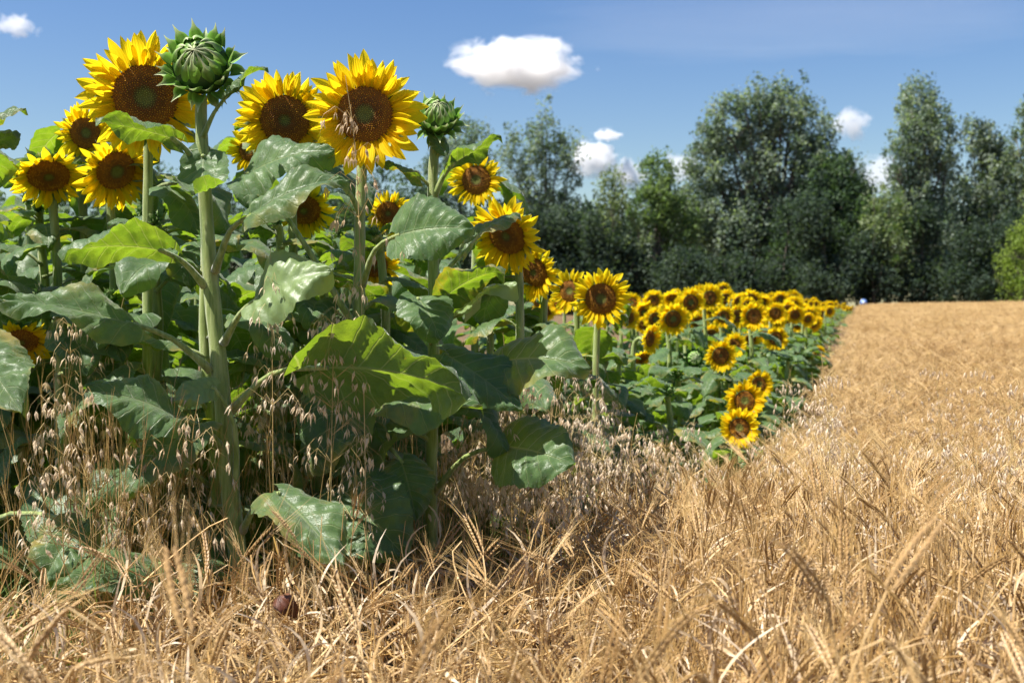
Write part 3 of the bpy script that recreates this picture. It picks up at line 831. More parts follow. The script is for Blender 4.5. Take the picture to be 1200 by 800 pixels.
# --- second plant: biggest open bloom facing us, with the stalk under it
S3 = [(424, 690, 3.12), (422, 560, 3.14), (419, 430, 3.15), (421, 330, 3.16), (422, 250, 3.17), (425, 185, 3.18), (428, 148, 3.14)]
pB, oB, _ = hero('sunflower with the widest open bloom facing straight out against the sky', (428, 134), 3.1, (0.02, -1, -0.04), 33, 42, 31, npet=60, stem=S3, nleaf=4, leaf_top=.62, leaf_L=(.22, .3), stem_r=(0.02, 0.013), az0=2.2)
HL(pB, oB, (424, 335), (466, 276), (556, 268), (3.12, 3.0, 2.94), (0.05, -0.86, 0.45), 1.15, 4, (440, 292))
HL(pB, oB, (420, 390), (290, 205), (392, 178), (3.14, 3.14, 3.06), (0, -0.75, 0.66), .9, 5, (340, 260))
HL(pB, oB, (421, 470), (440, 474), (566, 480), (3.12, 3.04, 2.92), (0, -0.33, 0.95), .9, 6)
HL(pB, oB, (421, 560), (398, 572), (478, 655), (3.12, 2.96, 2.84), (0.15, -0.95, 0.25), 1.25, 7)
HL(pB, oB, (421, 540), (360, 532), (434, 500), (3.12, 3.0, 2.94), (0, -0.8, 0.6), 1.2, 8)
HL(pB, oB, (421, 500), (470, 540), (488, 610), (3.12, 3.02, 2.94), (0.2, -0.9, 0.4), 1.2, 0)
HL(pB, oB, (421, 430), (380, 470), (350, 500), (3.12, 3.05, 2.98), (0.2, 0.8, 0.5), 1.2, 1)
HL(pB, oB, (422, 250), (400, 215), (380, 200), (3.15, 3.1, 3.05), (0.2, -0.5, 0.9), 1.0, 2)

# --- third plant: second bud
S5 = [(506, 660, 3.2), (505, 560, 3.2), (508, 430, 3.2), (508, 320, 3.2), (507, 220, 3.2), (510, 165, 3.2)]
pC, oC, _ = hero('sunflower stalk topped by the smaller green bud, right of the widest bloom', (512, 138), 3.2, (0.1, -.8, .5), 26, 0, 41, stem=S5, nleaf=2, leaf_top=.5, bud=True, stem_r=(0.019, 0.0135), az0=3.6)
make_bud(pC, P(512, 140, 3.2) - oC, (0.12, -0.72, 0.66), 0.064, 43)
HL(pC, oC, (508, 578), (590, 523), (674, 545), (3.2, 3.08, 2.96), (-.1, -0.8, 0.55), 1.3, 3, (545, 535))
HL(pC, oC, (508, 470), (583, 425), (692, 432), (3.2, 3.12, 3.0), (0, -0.72, 0.66), 1.15, 7, (545, 440))
HL(pC, oC, (508, 450), (522, 415), (612, 482), (3.2, 3.1, 2.98), (0.1, -0.55, 0.8), .95, 2)
HL(pC, oC, (508, 382), (524, 346), (592, 318), (3.2, 3.14, 3.0), (0, .5, .85), .9, 0)
HL(pC, oC, (508, 392), (545, 366), (606, 334), (3.2, 3.16, 3.05), (0, -.35, .92), 1.0, 1)
HL(pC, oC, (508, 232), (531, 192), (588, 162), (3.2, 3.16, 3.1), (-.1, .35, .93), .75, 6)
HL(pC, oC, (508, 380), (490, 350), (516, 398), (3.2, 3.1, 3.0), (0.3, -.85, .4), 1.2, 5)
HL(pC, oC, (508, 345), (548, 292), (610, 252), (3.22, 3.2, 3.24), (0, -.2, .95), .9, 4)
HL(pC, oC, (508, 190), (520, 176), (498, 150), (3.2, 3.18, 3.2), (.2, -.8, .5), .8, 8, None, None, .004)
HL(pC, oC, (507, 222), (490, 208), (440, 192), (3.2, 3.18, 3.14), (0, .3, .95), .5, 3, None, None, .004)

# --- the other blooms near the front
hero('sunflower with a huge drooping bloom half hidden by the closed green bud', (170, 114), 3.1, (0.30, -0.92, -0.16), 37, 41, 51, npet=58, nleaf=8, leaf_top=.6)
hero('sunflower bloom tucked behind the left rim of the widest bloom', (334, 141), 3.5, (0.10, -0.95, -0.2), 29, 34, 61, npet=54, nleaf=10, leaf_top=.88, disc=DISC_B)
hero('medium sunflower with green-centred disc right of the smaller bud', (558, 211), 4.3, (-.05, -1, -.02), 17, 19, 71, npet=42, nleaf=9, leaf_top=.85)
hero('sunflower bloom peeking out left of the huge drooping bloom', (100, 156), 3.6, (0.62, -0.75, -0.1), 18, 22, 81, npet=40, nleaf=10, leaf_top=.88)
hero('sunflower bloom hanging below the huge drooping bloom', (136, 200), 3.45, (0.62, -0.6, -0.45), 24, 30, 91, npet=42, nleaf=9, leaf_top=.88)
hero('leftmost open sunflower bloom in the upper row, brown disc cut by a leaf', (57, 206), 3.5, (0.35, -0.65, -0.8), 24, 26, 101, npet=42, nleaf=10, leaf_top=.88, disc=DISC_B)
hero('sunflower bloom turned downward behind a leaf, below the green-centred medium bloom', (594, 276), 3.75, (-0.45, -0.78, -0.42), 24, 29, 111, npet=48, nleaf=11, leaf_top=.78, disc=DISC_B)
hero('sunflower bloom facing left just below the downward-turned bloom', (626, 319), 4.2, (-0.5, -0.8, -0.3), 18, 20, 121, npet=44, nleaf=11, leaf_top=.78, disc=DISC_B)
hero('large round sunflower bloom starting the receding row, green centre', (704, 350), 4.6, (0.0, -1, -0.03), 18.5, 21, 131, npet=46, nleaf=8, leaf_top=.78, leaf_L=(.16, .24))
hero('sunflower bloom half hidden behind the left of the large round bloom', (668, 341), 5.0, (-0.4, -0.9, 0), 13, 17, 141, npet=38, nleaf=11, leaf_top=.78, leaf_L=(.16, .24))
hero('shaded sunflower bloom glimpsed under leaves below the bloom behind the widest one', (356, 246), 3.9, (0.1, -0.8, -0.6), 20, 22, 151, npet=36, nleaf=10, leaf_top=.7, disc=DISC_B)
hero('small sunflower bloom glimpsed below the lower right of the widest bloom', (455, 250), 4.0, (0.1, -0.95, -0.2), 14, 17, 161, npet=36, nleaf=10, leaf_top=.7, disc=DISC_B)
hero('sunflower bloom mostly hidden low between the two middle stalks', (440, 312), 3.85, (0.3, -0.8, -0.5), 15, 19, 171, npet=36, nleaf=8, leaf_top=.65, disc=DISC_B)
hero('nodding sunflower bloom hanging low at the left edge', (24, 400), 3.2, (0.35, -0.62, -0.7), 20, 24, 181, npet=38, nleaf=7, leaf_top=.6, disc=DISC_B)
hero('sunflower bloom glimpsed between the big bud stalk and the bloom beside the widest one', (292, 176), 3.9, (-0.2, -0.95, -0.1), 13, 17, 191, npet=36, nleaf=10, leaf_top=.85)
# plant off the left edge whose leaves reach into the picture
pL, oL, _ = hero('leafy sunflower cut off by the left edge of the picture', (-70, 150), 3.0, (0.2, -0.95, 0), 26, 30, 201, npet=30, nleaf=8, leaf_top=.85, leaf_L=(.24, .32))
HL(pL, oL, (-66, 200), (-24, 150), (31, 129), (3.05, 2.95, 2.9), (0.1, -0.3, 0.9), .9, 2)
HL(pL, oL, (-66, 230), (-30, 182), (24, 158), (3.05, 2.95, 2.9), (0.1, .3, 0.9), .7, 4)
HL(pL, oL, (-60, 470), (-30, 405), (26, 485), (3.0, 2.75, 2.62), (0.4, -0.85, 0.3), .9, 6)
HL(pL, oL, (-60, 640), (95, 612), (48, 690), (3.0, 2.72, 2.6), (0.1, -0.75, 0.6), 1.1, 7)

# --- leafy plants that fill the field behind them
fills = []
tries = 0
while len(fills) < 100 and tries < 6000:
    tries += 1
    y = rnd.uniform(2.95, 8.0); x = rnd.uniform(-2.9 * y / 4.2 - .4, float(ex(y)) - 0.15)
    if abs(x) > 0.52 * y + .4: continue
    if any((x - a) ** 2 + (y - b) ** 2 < 0.25 ** 2 for a, b in fills): continue
    fills.append((x, y))
def generic(x, y, H, face, head_r, seed, label, group, detail, leaves=10, leafL=(.17, .26), fmax=.9, tilt=0.0, head=True, z_off=0.0):
    r = random.Random(seed); g = float(gz(x, y))
    root = new('sunflower', None, None, Matrix.Translation((x, y, g))); root.empty_display_size = .1
    tag(root, label, 'sunflower', group)
    az = math.atan2(face[0], -face[1])
    R = Matrix.Rotation(az, 4, 'Z')
    new('stem', STEMS[seed % 5], root, R @ Matrix.Diagonal((1, 1, H if head else H * .86, 1)))
    if detail:
        a0 = r.uniform(0, 6)
        for i in range(leaves):
            f = (0.2 + (fmax - .2) * (i + r.random() * .7) / leaves) * (1 if head else .86)
            auto_leaf(root, Vector((0, .02, f * H)), a0 + i * 2.4 + r.uniform(-.4, .4), r.uniform(*leafL) * (1.15 - .4 * f), r.randrange(99), r.uniform(-.2, .35))
    else:
        o = new('foliage', FOLIAGE[seed % 5], root, Matrix.Rotation(r.uniform(0, 6), 4, 'Z') @ Matrix.Diagonal((1.15, 1.15, H, 1))); o['kind'] = 'stuff'
    if not head:
        c = R @ Vector((0, -0.035, H * .86)); new('flower_bud', BUD, root, Matrix.Translation(c) @ Matrix.Rotation(r.uniform(.2, 1.2), 4, 'X') @ Matrix.Scale(r.uniform(.016, .024), 4))
        for q in range(4): auto_leaf(root, Vector((0, .02, H * (.80 + .012 * q))), q * 1.7 + r.random(), r.uniform(.10, .16), r.randrange(99), r.uniform(-.7, -.2))
    if head:
        n = Vector(face).normalized(); c = R @ Vector((0, -0.05, H)) + n * 0.03
        flower_head(root, c, n, head_r * .41, head_r * .59, 0, seed, DISC_C if r.random() < .45 else DISC_D, False)
    return root
for i, (x, y) in enumerate(fills):
    # top of the leaf mass follows the photograph's slope from the tall left plants down to the right
    px = 600 + x / y * F
    ytop = np.interp(px, [-100, 150, 420, 560, 640, 700, 800], [212, 215, 235, 280, 340, 385, 395]) + rnd.uniform(0, 60)
    H = max(0.55, (P(px, ytop, y).z - float(gz(x, y))) * (1.12 if px < 560 else 1))
    if blocks(Vector((x, y, float(gz(x, y)) + H * .84)), .06): H *= .78
    where = ['at the left edge of the field', 'behind the blooms left of the big bud', 'between the big bud stalk and the widest bloom', 'between the widest bloom and the smaller bud', 'behind the blooms right of the smaller bud', 'at the start of the receding row'][int(np.searchsorted([60, 230, 400, 510, 640], px))]
    generic(x, y, H, (rnd.uniform(-.4, .4), -1, rnd.uniform(-.6, -.2)), .1, 900 + i, ('leafy bloomless sunflower in the %s crowd ' % ('front' if y < 4.6 else 'inner')) + where, 'sunflowers filling the field behind the front stalks', y < 4.6, 12, (.2, .3), .97, head=False)

# ------------------------------------------------------------------ the receding row
ROW = [  # photo x, y, diameter, facing, label
 (765, 352, 28, (0, -1, 0), 'small sunflower right behind the large round bloom, dark disc, top of the row'),
 (787, 373, 40, (.15, -1, -.1), 'bright sunflower with dark disc, second big face right of the large round bloom'),
 (766, 374, 31, (.3, -1, 0), 'sunflower squeezed just left of the bright second face'),
 (757, 396, 44, (.75, -.65, -.1), 'sunflower seen side-on, below the squeezed pair right of the large round bloom'),
 (749, 416, 36, (.3, -.6, -.7), 'nodding sunflower hanging lowest below the side-on bloom'),
 (808, 354, 38, (.1, -1, -.05), 'sunflower with wide brown disc at the top of the row'),
 (830, 349, 34, (.2, -1, 0), 'sunflower standing tallest in the middle of the row'),
 (847, 371, 31, (0, -1, 0), 'sunflower with dark round disc left of the twin centre of the row'),
 (832, 392, 28, (.1, -1, -.2), 'sunflower low between two bigger faces in mid row'),
 (843, 416, 44, (.05, -1, -.05), 'bright isolated sunflower face low in the middle of the row'),
 (858, 405, 36, (.2, -1, .1), 'sunflower peeking over the bright isolated face'),
 (882, 370, 36, (0, -1, 0), 'sunflower with crisp dark disc in the centre right of the row'),
 (907, 367, 32, (.1, -1, 0), 'sunflower right next to the crisp dark-disced one'),
 (908, 396, 32, (0, -1, -.1), 'bright sunflower at the lower right of the row above the oats'),
 (879, 396, 28, (-.1, -.9, -.4), 'sunflower half hidden left of the bright lower right one'),
 (933, 378, 24, (0, -1, -.1), 'little sunflower near the barley edge'),
 (947, 370, 24, (.1, -1, 0), 'little sunflower touching the barley edge'),
 (958, 413, 20, (.1, -1, 0), 'single small sunflower low against the barley'),
 (887, 450, 36, (.2, -1, .1), 'topmost of three low sunflowers stacked above the oats'),
 (871, 470, 46, (0, -1, .15), 'middle of three low sunflowers stacked above the oats'),
 (865, 501, 48, (-.05, -1, .1), 'lowest sunflower of all, ragged petals, just above the golden stems'),
 (790, 478, 26, (.2, -.5, -.8), 'low nodding sunflower among oats below the row'),
 (722, 432, 26, (.4, -.6, -.7), 'small nodding sunflower below the large round bloom'),
 (735, 372, 30, (.5, -.9, 0), 'sunflower behind the right rim of the large round bloom'),
]
SMALL = [(787, 346, 26), (800, 366, 24), (833, 340, 26), (850, 350, 24), (863, 351, 26), (880, 350, 24), (892, 350, 22), (915, 350, 22), (928, 351, 22), (818, 372, 26), (862, 380, 24), (895, 384, 22), (776, 362, 26), (922, 366, 22), (820, 348, 26), (868, 366, 24), (846, 340, 20), (905, 350, 18), (940, 360, 16), (740, 355, 28), (752, 364, 28)] + [(rnd.uniform(775, 935), rnd.uniform(345, 384), rnd.uniform(20, 28)) for _ in range(30)]
def row_plant(px, py, dia, face, label, seed, group):
    D = min(30, 0.215 * F / dia)
    if label and 'low' in label and 'stacked' in label or (label and 'lowest' in label and 'all' in label): D = 0.185 * F / dia
    c = P(px, py, D); n = Vector(face).normalized()
    x = c.x - n.x * 0.05; y = c.y + .05
    H = c.z - float(gz(x, y))
    hr = dia / 2 / F * D * random.Random(seed).uniform(.85, 1.12)
    return generic(x, y, H, face, hr * 1.14, seed, label, group, True, 10, (.16, .25), .9)
for i, (px, py, dia, face, label) in enumerate(ROW):
    row_plant(px, py, dia, face, label, 2000 + i, 'sunflowers receding along the barley edge')
for i, (px, py, dia) in enumerate(SMALL):
    row_plant(px, py, dia, (rnd.uniform(-.5, .6), -1, rnd.uniform(-.55, .2) if i % 6 else -1.3), 'small sunflower packed into the rows of the receding flower strip', 2100 + i, 'sunflowers packed in the receding strip')
# green bud in the row
def row_bud():
    D = 7.0; c = P(813, 420, D); g = float(gz(c.x, c.y))
    root = new('sunflower', None, None, Matrix.Translation((c.x, c.y + .04, g)))
    tag(root, 'closed dark green flower bud left of the bright isolated face in the row', 'sunflower', 'sunflowers receding along the barley edge')
    H = c.z - g
    new('stem', STEMS[2], root, Matrix.Diagonal((1, 1, H, 1)))
    for i in range(7): auto_leaf(root, Vector((0, .02, H * (.2 + .1 * i))), i * 2.4, rnd.uniform(.14, .22), i)
    make_bud(root, Vector((0, -.05, H)), (0, -1, .2), 0.06, 77)
row_bud()
# farther plants
cnt = 0
far = []
while cnt < 150:
    t = rnd.random(); y = 9.5 + 48 * t ** 1.5; o = 0.15 + 3.8 * rnd.random() ** 1.6 * min(1, y / 14)
    x = float(ex(y)) - o
    if any((x - a) ** 2 + (y - b) ** 2 < (0.22 + y * .006) ** 2 for a, b in far): 
        cnt += 0.2; continue
    far.append((x, y)); cnt += 1
for i, (x, y) in enumerate(far):
    g = float(gz(x, y)); ptop = np.interp(y, [9, 14, 20, 30, 58], [358, 352, 352, 355, 359.5]); 
    edge = float(ex(y)) - x
    ptop += rnd.uniform(-2, 26 * 10 / y) + (8 * 10 / y if edge < .4 else 0)
    H = max(0.45, P(600, ptop, y).z - g)
    generic(x, y, H, (rnd.uniform(-.6, .7), -1, rnd.uniform(-.5, .2)), rnd.uniform(.085, .13), 3000 + i, 'tiny distant sunflower in the yellow strip tapering toward the trees', 'distant sunflowers tapering toward the trees', False)
# low leafy plants along the edge under the row's faces
for i in range(46):
    y = rnd.uniform(4.6, 11); x = float(ex(y)) - rnd.uniform(.02, 1.5); g = float(gz(x, y))
    H = max(.4, P(600, np.interp(y, [4.5, 7, 11], [430, 400, 375]) + rnd.uniform(0, 40), y).z - g)
    generic(x, y, H, (0, -1, -.3), .08, 4000 + i, 'leafy sunflower without an open bloom at the foot of the row', 'leafy sunflowers at the foot of the row', True, 8, (.16, .24), .98, head=False)

# ------------------------------------------------------------------ barley
def barley(seed, H, lean, nod, awn=True, nseed=11, leaf=2, sides=3, simple=False):
    """returns (stem_mb, ear_mb, leaf_mb) of one ripe bearded stalk"""
    r = random.Random(seed)
    st, ea, lf = MB(), MB(), MB()
    az = r.uniform(0, 6.28); dirv = Vector((math.cos(az), math.sin(az), 0))
    pts = []; p = Vector((0, 0, 0)); n = 9
    for i in range(n + 1):
        u = i / n; th = lean * u + nod * max(0, (u - .72) / .28) ** 1.6
        pts.append(p.copy()); p = p + (Vector((0, 0, 1)) * math.cos(th) + dirv * math.sin(th)) * (H / n)
    rad = 0.0019
    st.tube(pts, [rad * (1.15 - .5 * i / n) for i in range(n + 1)], sides, 0, False)
    for q in (3, 6):     # nodes
        if not simple: st.tube([pts[q] - (pts[q + 1] - pts[q]).normalized() * .004, pts[q] + (pts[q + 1] - pts[q]).normalized() * .004], rad * 1.5, 4)
    th0 = lean + nod; e0 = pts[-1]; L = r.uniform(.065, .095); m = nseed
    side = Vector((-dirv.y, dirv.x, 0)); side = (side + Vector((0, 0, r.uniform(-.5, .5)))).normalized()
    q = e0.copy(); curve = r.uniform(.1, .5)
    for i in range(m):
        u = i / (m - 1); th = th0 + curve * u
        t = Vector((0, 0, 1)) * math.cos(th) + dirv * math.sin(th)
        sd = (side - t * side.dot(t)).normalized(); nn = t.cross(sd)
        w = 0.0054 * (math.sin(PI * (0.15 + .75 * u)) ** .6)
        for sg in ((-1, 1) if not simple else ((-1) ** i,)):
            c = q + sd * sg * w * .62; ax = (t + sd * sg * .28 + nn * r.uniform(-.12, .12)).normalized(); a = c; b = c + ax * .0125
            mid = c + ax * .005; s2 = ax.cross(nn).normalized()
            ea.add([a, mid + s2 * w * .55, mid + nn * w * .5, mid - s2 * w * .55, mid - nn * w * .5, b],
                   [(0, 2, 1), (0, 3, 2), (0, 4, 3), (0, 1, 4), (1, 2, 5), (2, 3, 5), (3, 4, 5), (4, 1, 5)], 0)
            if awn and r.random() < .5:
                la = r.uniform(.075, .125) * (1 - .15 * u); d2 = (t + sd * sg * r.uniform(.05, .32) + nn * r.uniform(-.2, .2)).normalized()
                sag = Vector((0, 0, -.012)); aw = .0004 if not simple else .001
                e1 = b + d2 * la * .5; e2 = b + d2 * la + sag
                ea.add([b - s2 * aw, b + s2 * aw, b + nn * aw * 1.5, e1 - s2 * aw * .7, e1 + s2 * aw * .7, e1 + nn * aw, e2],
                       [(0, 1, 4, 3), (1, 2, 5, 4), (2, 0, 3, 5), (3, 4, 6), (4, 5, 6), (5, 3, 6)], 1)
        q = q + t * (L / m)
    for k in range(leaf):
        j = r.choice((2, 3, 4, 5, 6)); b = pts[j]; a2 = r.uniform(0, 6.28); d = Vector((math.cos(a2), math.sin(a2), 0))
        LL = r.uniform(.10, .20); th = r.uniform(.2, .7); cp = b.copy(); lp = []; ww = []; sds = []; tw = r.uniform(-2.5, 2.5)
        perp = Vector((-d.y, d.x, 0))
        for i in range(8):
            u = i / 7; lp.append(cp.copy()); ww.append(.0036 * (1 - u ** 2) * (.5 + u if u < .5 else 1) + .0002)
            t = (Vector((0, 0, 1)) * math.cos(th) + d * math.sin(th)); up = perp.cross(t)
            sds.append(perp * math.cos(tw * u) + up * math.sin(tw * u))
            cp = cp + t * LL / 7; th += r.uniform(.05, .45)
        lf.strip(lp, ww, sds)
    return st, ea, lf
NB = 16
BARLEY = []
for k in range(NB):
    r = random.Random(50 + k)
    BARLEY.append(barley(800 + k, r.uniform(.27, .40), r.uniform(.05, .55), r.uniform(1.2, 2.7) if k % 4 else r.uniform(.1, .5), True, 12, 1))
BMESH = [(a.mesh('barley_stalk', [M_STRAW], True), b.mesh('ear', [M_EAR, M_AWN], False), c.mesh('leaf', [M_DRY], True)) for a, b, c in BARLEY]
def joined(parts, name, mats):
    mb = MB()
    for m, base, M in parts:
        b0 = len(mb.m); mb.add([M @ Vector(v) for v in m.v] if M is not None else m.v, m.f)
        for q, x in enumerate(m.m): mb.m[b0 + q] = x + base
    return mb.mesh(name, mats, False)
BM = [M_STRAW, M_EAR, M_AWN, M_DRY]
def bare_stem(seed):
    r = random.Random(seed); mb = MB(); p = Vector((r.uniform(-.03, .03), r.uniform(-.03, .03), 0)); a = r.uniform(0, 6.28); th = abs(r.gauss(0, .35)); L = r.uniform(.22, .44)
    d = Vector((math.cos(a) * math.sin(th), math.sin(a) * math.sin(th), math.cos(th))); b = Vector((r.uniform(-.02, .02), r.uniform(-.02, .02), 0))
    mb.tube([p, p + d * L * .5 + b, p + d * L], [.0019, .0016, .001], 3, 0, False); return mb
TCOL = bpy.data.collections.new('barley_kinds')
def tmpl(name, me):
    o = bpy.data.objects.new(name, me); TCOL.objects.link(o); return o
for k in range(NB):
    a, b, c = BARLEY[k]; tmpl('barley_%02d' % k, joined([(a, 0, None), (b, 1, None), (c, 3, None), (BARLEY[(k + 5) % NB][2], 3, Matrix.Rotation(2.0, 4, 'Z')), (BARLEY[(k + 3) % NB][2], 3, Matrix.Rotation(4.0, 4, 'Z'))] + [(bare_stem(k * 5 + q), 0, None) for q in range(3)], 'barley', BM))
# 16..19: straw that has snapped and lies across the others; 20..25 clumps for the middle; 26..29 wide patches for the far field
for k in range(4):
    r = random.Random(70 + k); parts = []
    for q in range(3):
        a, b, c = BARLEY[r.randrange(NB)]
        M = Matrix.Translation((r.uniform(-.08, .08), r.uniform(-.08, .08), r.uniform(.10, .28))) @ Matrix.Rotation(r.uniform(0, 6.28), 4, 'Z') @ Matrix.Rotation(r.uniform(1.0, 1.6), 4, 'Y') @ Matrix.Scale(1.3, 4) @ Matrix.Translation((0, 0, -.2))
        parts += [(a, 0, M), (c, 3, M)] + ([(b, 1, M)] if q == 0 else [])
    tmpl('barley_%02d' % (NB + k), joined(parts, 'straw', BM))
SB = [barley(870 + k, random.Random(k).uniform(.36, .46), random.Random(k + 9).uniform(.05, .45), random.Random(k + 20).uniform(.3, 2.2), True, 6, 1, 3, True) for k in range(8)]
def patch(k, n, R, sc=1.0):
    r = random.Random(90 + k); parts = []
    for q in range(n):
        a, b, c = SB[r.randrange(8)]
        M = Matrix.Translation((r.uniform(-R, R), r.uniform(-R, R), 0)) @ Matrix.Rotation(r.uniform(0, 6.28), 4, 'Z') @ Matrix.Scale(r.uniform(.85, 1.1) * sc, 4)
        parts += [(a, 0, M), (b, 1, M), (c, 3, M)]
    return joined(parts, 'patch', BM)
for k in range(6): tmpl('barley_%02d' % (NB + 4 + k), patch(k, 16, .13))
for k in range(4): tmpl('barley_%02d' % (NB + 10 + k), patch(20 + k, 70, .42, 1.32))

def hscale(y): return float(np.interp(y, [1, 3.2, 4.6, 7, 9, 14], [1.0, 1.0, 1.0, 1.08, 1.2, 1.3]))
pts = []   # x, y, rotz, tiltx, tilty, scale, index
near = []
def in_view(x, y, m=0.35): return abs(x) < 0.475 * y + m
def edge_d(x, y): return x - float(ex(y))
n_try = 0
A_near = 3.9 * 5.2
for _ in range(int(A_near * 300)):
    y = rnd.uniform(1.02, 4.9); x = rnd.uniform(-2.6, 2.6)
    if not in_view(x, y): continue
    e = edge_d(x, y)
    if e < -0.35: continue
    if x < .35 and y > 1.85 and rnd.random() < .6: continue
    if e < 0.2 and rnd.random() > 0.16 + 0.5 * max(0, e + .1): continue
    if y < 1.35 and rnd.random() < 0.45: continue
    s = rnd.uniform(.85, 1.12) * (0.84 if e < .3 else 1.0) * (.78 if x < .3 and y > 1.45 else 1) * hscale(y) * (1 + .10 * math.sin(x * 3.1 + 1.3 * y) * math.sin(y * 2.7 - x))
    near.append((x, y, rnd.uniform(0, 6.28), rnd.gauss(0, .13), rnd.gauss(0, .13), s, rnd.randrange(NB)))
for _ in range(46):      # a few taller stalks right in front of the lens
    y = rnd.uniform(1.0, 1.4); x = rnd.uniform(-.5, .6) * y
    near.append((x, y, rnd.uniform(0, 6.28), rnd.gauss(0, .12), rnd.gauss(0, .12), rnd.uniform(1.05, 1.4), rnd.randrange(NB)))
near.sort(key=lambda q: q[1])
own = near
step_sel = set()
# the 300 individuals: nearest ones in front
for q in own[:300]:
    x, y, rz, tx, ty, s, k = q
    M = Matrix.Translation((x, y, float(gz(x, y)) - .01)) @ Euler((tx, ty, rz)).to_matrix().to_4x4() @ Matrix.Scale(s, 4)
    a, b, c = BMESH[k]
    root = new('barley_stalk', a, None, M)
    px_ = 600 + x / y * F; ear_ = 'upright' if k % 4 == 0 else ('nodding' if k % 2 else 'hanging')
    tag(root, 'ripe barley stalk with %s ear, nearest strip, %s' % (ear_, ['bottom left corner', 'below the thick bud stalk', 'bottom centre', 'right of centre', 'bottom right corner'][min(4, max(0, int(px_ // 240)))]), 'barley', 'nearest barley stalks')
    new('ear', b, root); new('leaf', c, root)
    step_sel.add(q)
pts += [q for q in near if q not in step_sel]
for _ in range(1000):
    y = rnd.uniform(1.3, 5.2); x = rnd.uniform(-2.4, 2.6)
    if not in_view(x, y) or edge_d(x, y) < -.1: continue
    pts.append((x, y, rnd.uniform(0, 6.28), 0, 0, rnd.uniform(.8, 1.1) * hscale(y), NB + rnd.randrange(4)))
for _ in range(2600):
    y = 4.7 + 9.5 * rnd.random(); x = rnd.uniform(0, 7.5)
    if not in_view(x, y, .6): continue
    e = edge_d(x, y)
    if e < 0.0: continue
    pts.append((x, y, rnd.uniform(0, 6.28), rnd.gauss(0, .06), rnd.gauss(0, .06), rnd.uniform(.85, 1.05) * (0.8 if e < .25 else 1) * hscale(y), NB + 4 + rnd.randrange(6)))
for _ in range(15000):
    y = 13.5 + 48 * rnd.random(); x = rnd.uniform(3, 36)
    if not in_view(x, y, 4): continue
    if edge_d(x, y) < .5: continue
    pts.append((x, y, rnd.uniform(0, 6.28), 0, 0, rnd.uniform(.88, 1.06), NB + 10 + rnd.randrange(4)))

def gn_scatter(name, pts, coll, label, cat):
    me = bpy.data.meshes.new(name); arr = np.array(pts, dtype=np.float64)
    co = np.stack([arr[:, 0], arr[:, 1], gz(arr[:, 0], arr[:, 1]) - .01], 1).astype(np.float32)
    me.vertices.add(len(pts)); me.vertices.foreach_set('co', co.ravel())
    a = me.attributes.new('rot', 'FLOAT_VECTOR', 'POINT'); a.data.foreach_set('vector', np.stack([arr[:, 3], arr[:, 4], arr[:, 2]], 1).astype(np.float32).ravel())
    a = me.attributes.new('scl', 'FLOAT', 'POINT'); a.data.foreach_set('value', arr[:, 5].astype(np.float32))
    a = me.attributes.new('idx', 'INT', 'POINT'); a.data.foreach_set('value', arr[:, 6].astype(np.int32))
    o = new(name, me)
    g = bpy.data.node_groups.new(name, 'GeometryNodeTree')
    g.interface.new_socket('Geometry', in_out='INPUT', socket_type='NodeSocketGeometry')
    g.interface.new_socket('Geometry', in_out='OUTPUT', socket_type='NodeSocketGeometry')
    gi = g.nodes.new('NodeGroupInput'); go = g.nodes.new('NodeGroupOutput')
    ci = g.nodes.new('GeometryNodeCollectionInfo'); ci.inputs['Collection'].default_value = coll
    ci.inputs['Separate Children'].default_value = True; ci.inputs['Reset Children'].default_value = True
    ip = g.nodes.new('GeometryNodeInstanceOnPoints'); ip.inputs['Pick Instance'].default_value = True
    def attr(nm, ty):
        n = g.nodes.new('GeometryNodeInputNamedAttribute'); n.data_type = ty; n.inputs['Name'].default_value = nm
        return [s for s in n.outputs if s.enabled and s.name == 'Attribute'][0]
    g.links.new(gi.outputs[0], ip.inputs['Points']); g.links.new(ci.outputs[0], ip.inputs['Instance'])
    g.links.new(attr('idx', 'INT'), ip.inputs['Instance Index'])
    e2r = g.nodes.new('FunctionNodeEulerToRotation'); g.links.new(attr('rot', 'FLOAT_VECTOR'), e2r.inputs[0])
    g.links.new(e2r.outputs[0], ip.inputs['Rotation']); g.links.new(attr('scl', 'FLOAT'), ip.inputs['Scale'])
    g.links.new(ip.outputs[0], go.inputs[0])
    md = o.modifiers.new('scatter', 'NODES'); md.node_group = g
    tag(o, label, cat, kind='stuff'); return o
gn_scatter('barley_field', pts, TCOL, 'dense golden ripe barley spreading to the trees', 'barley')

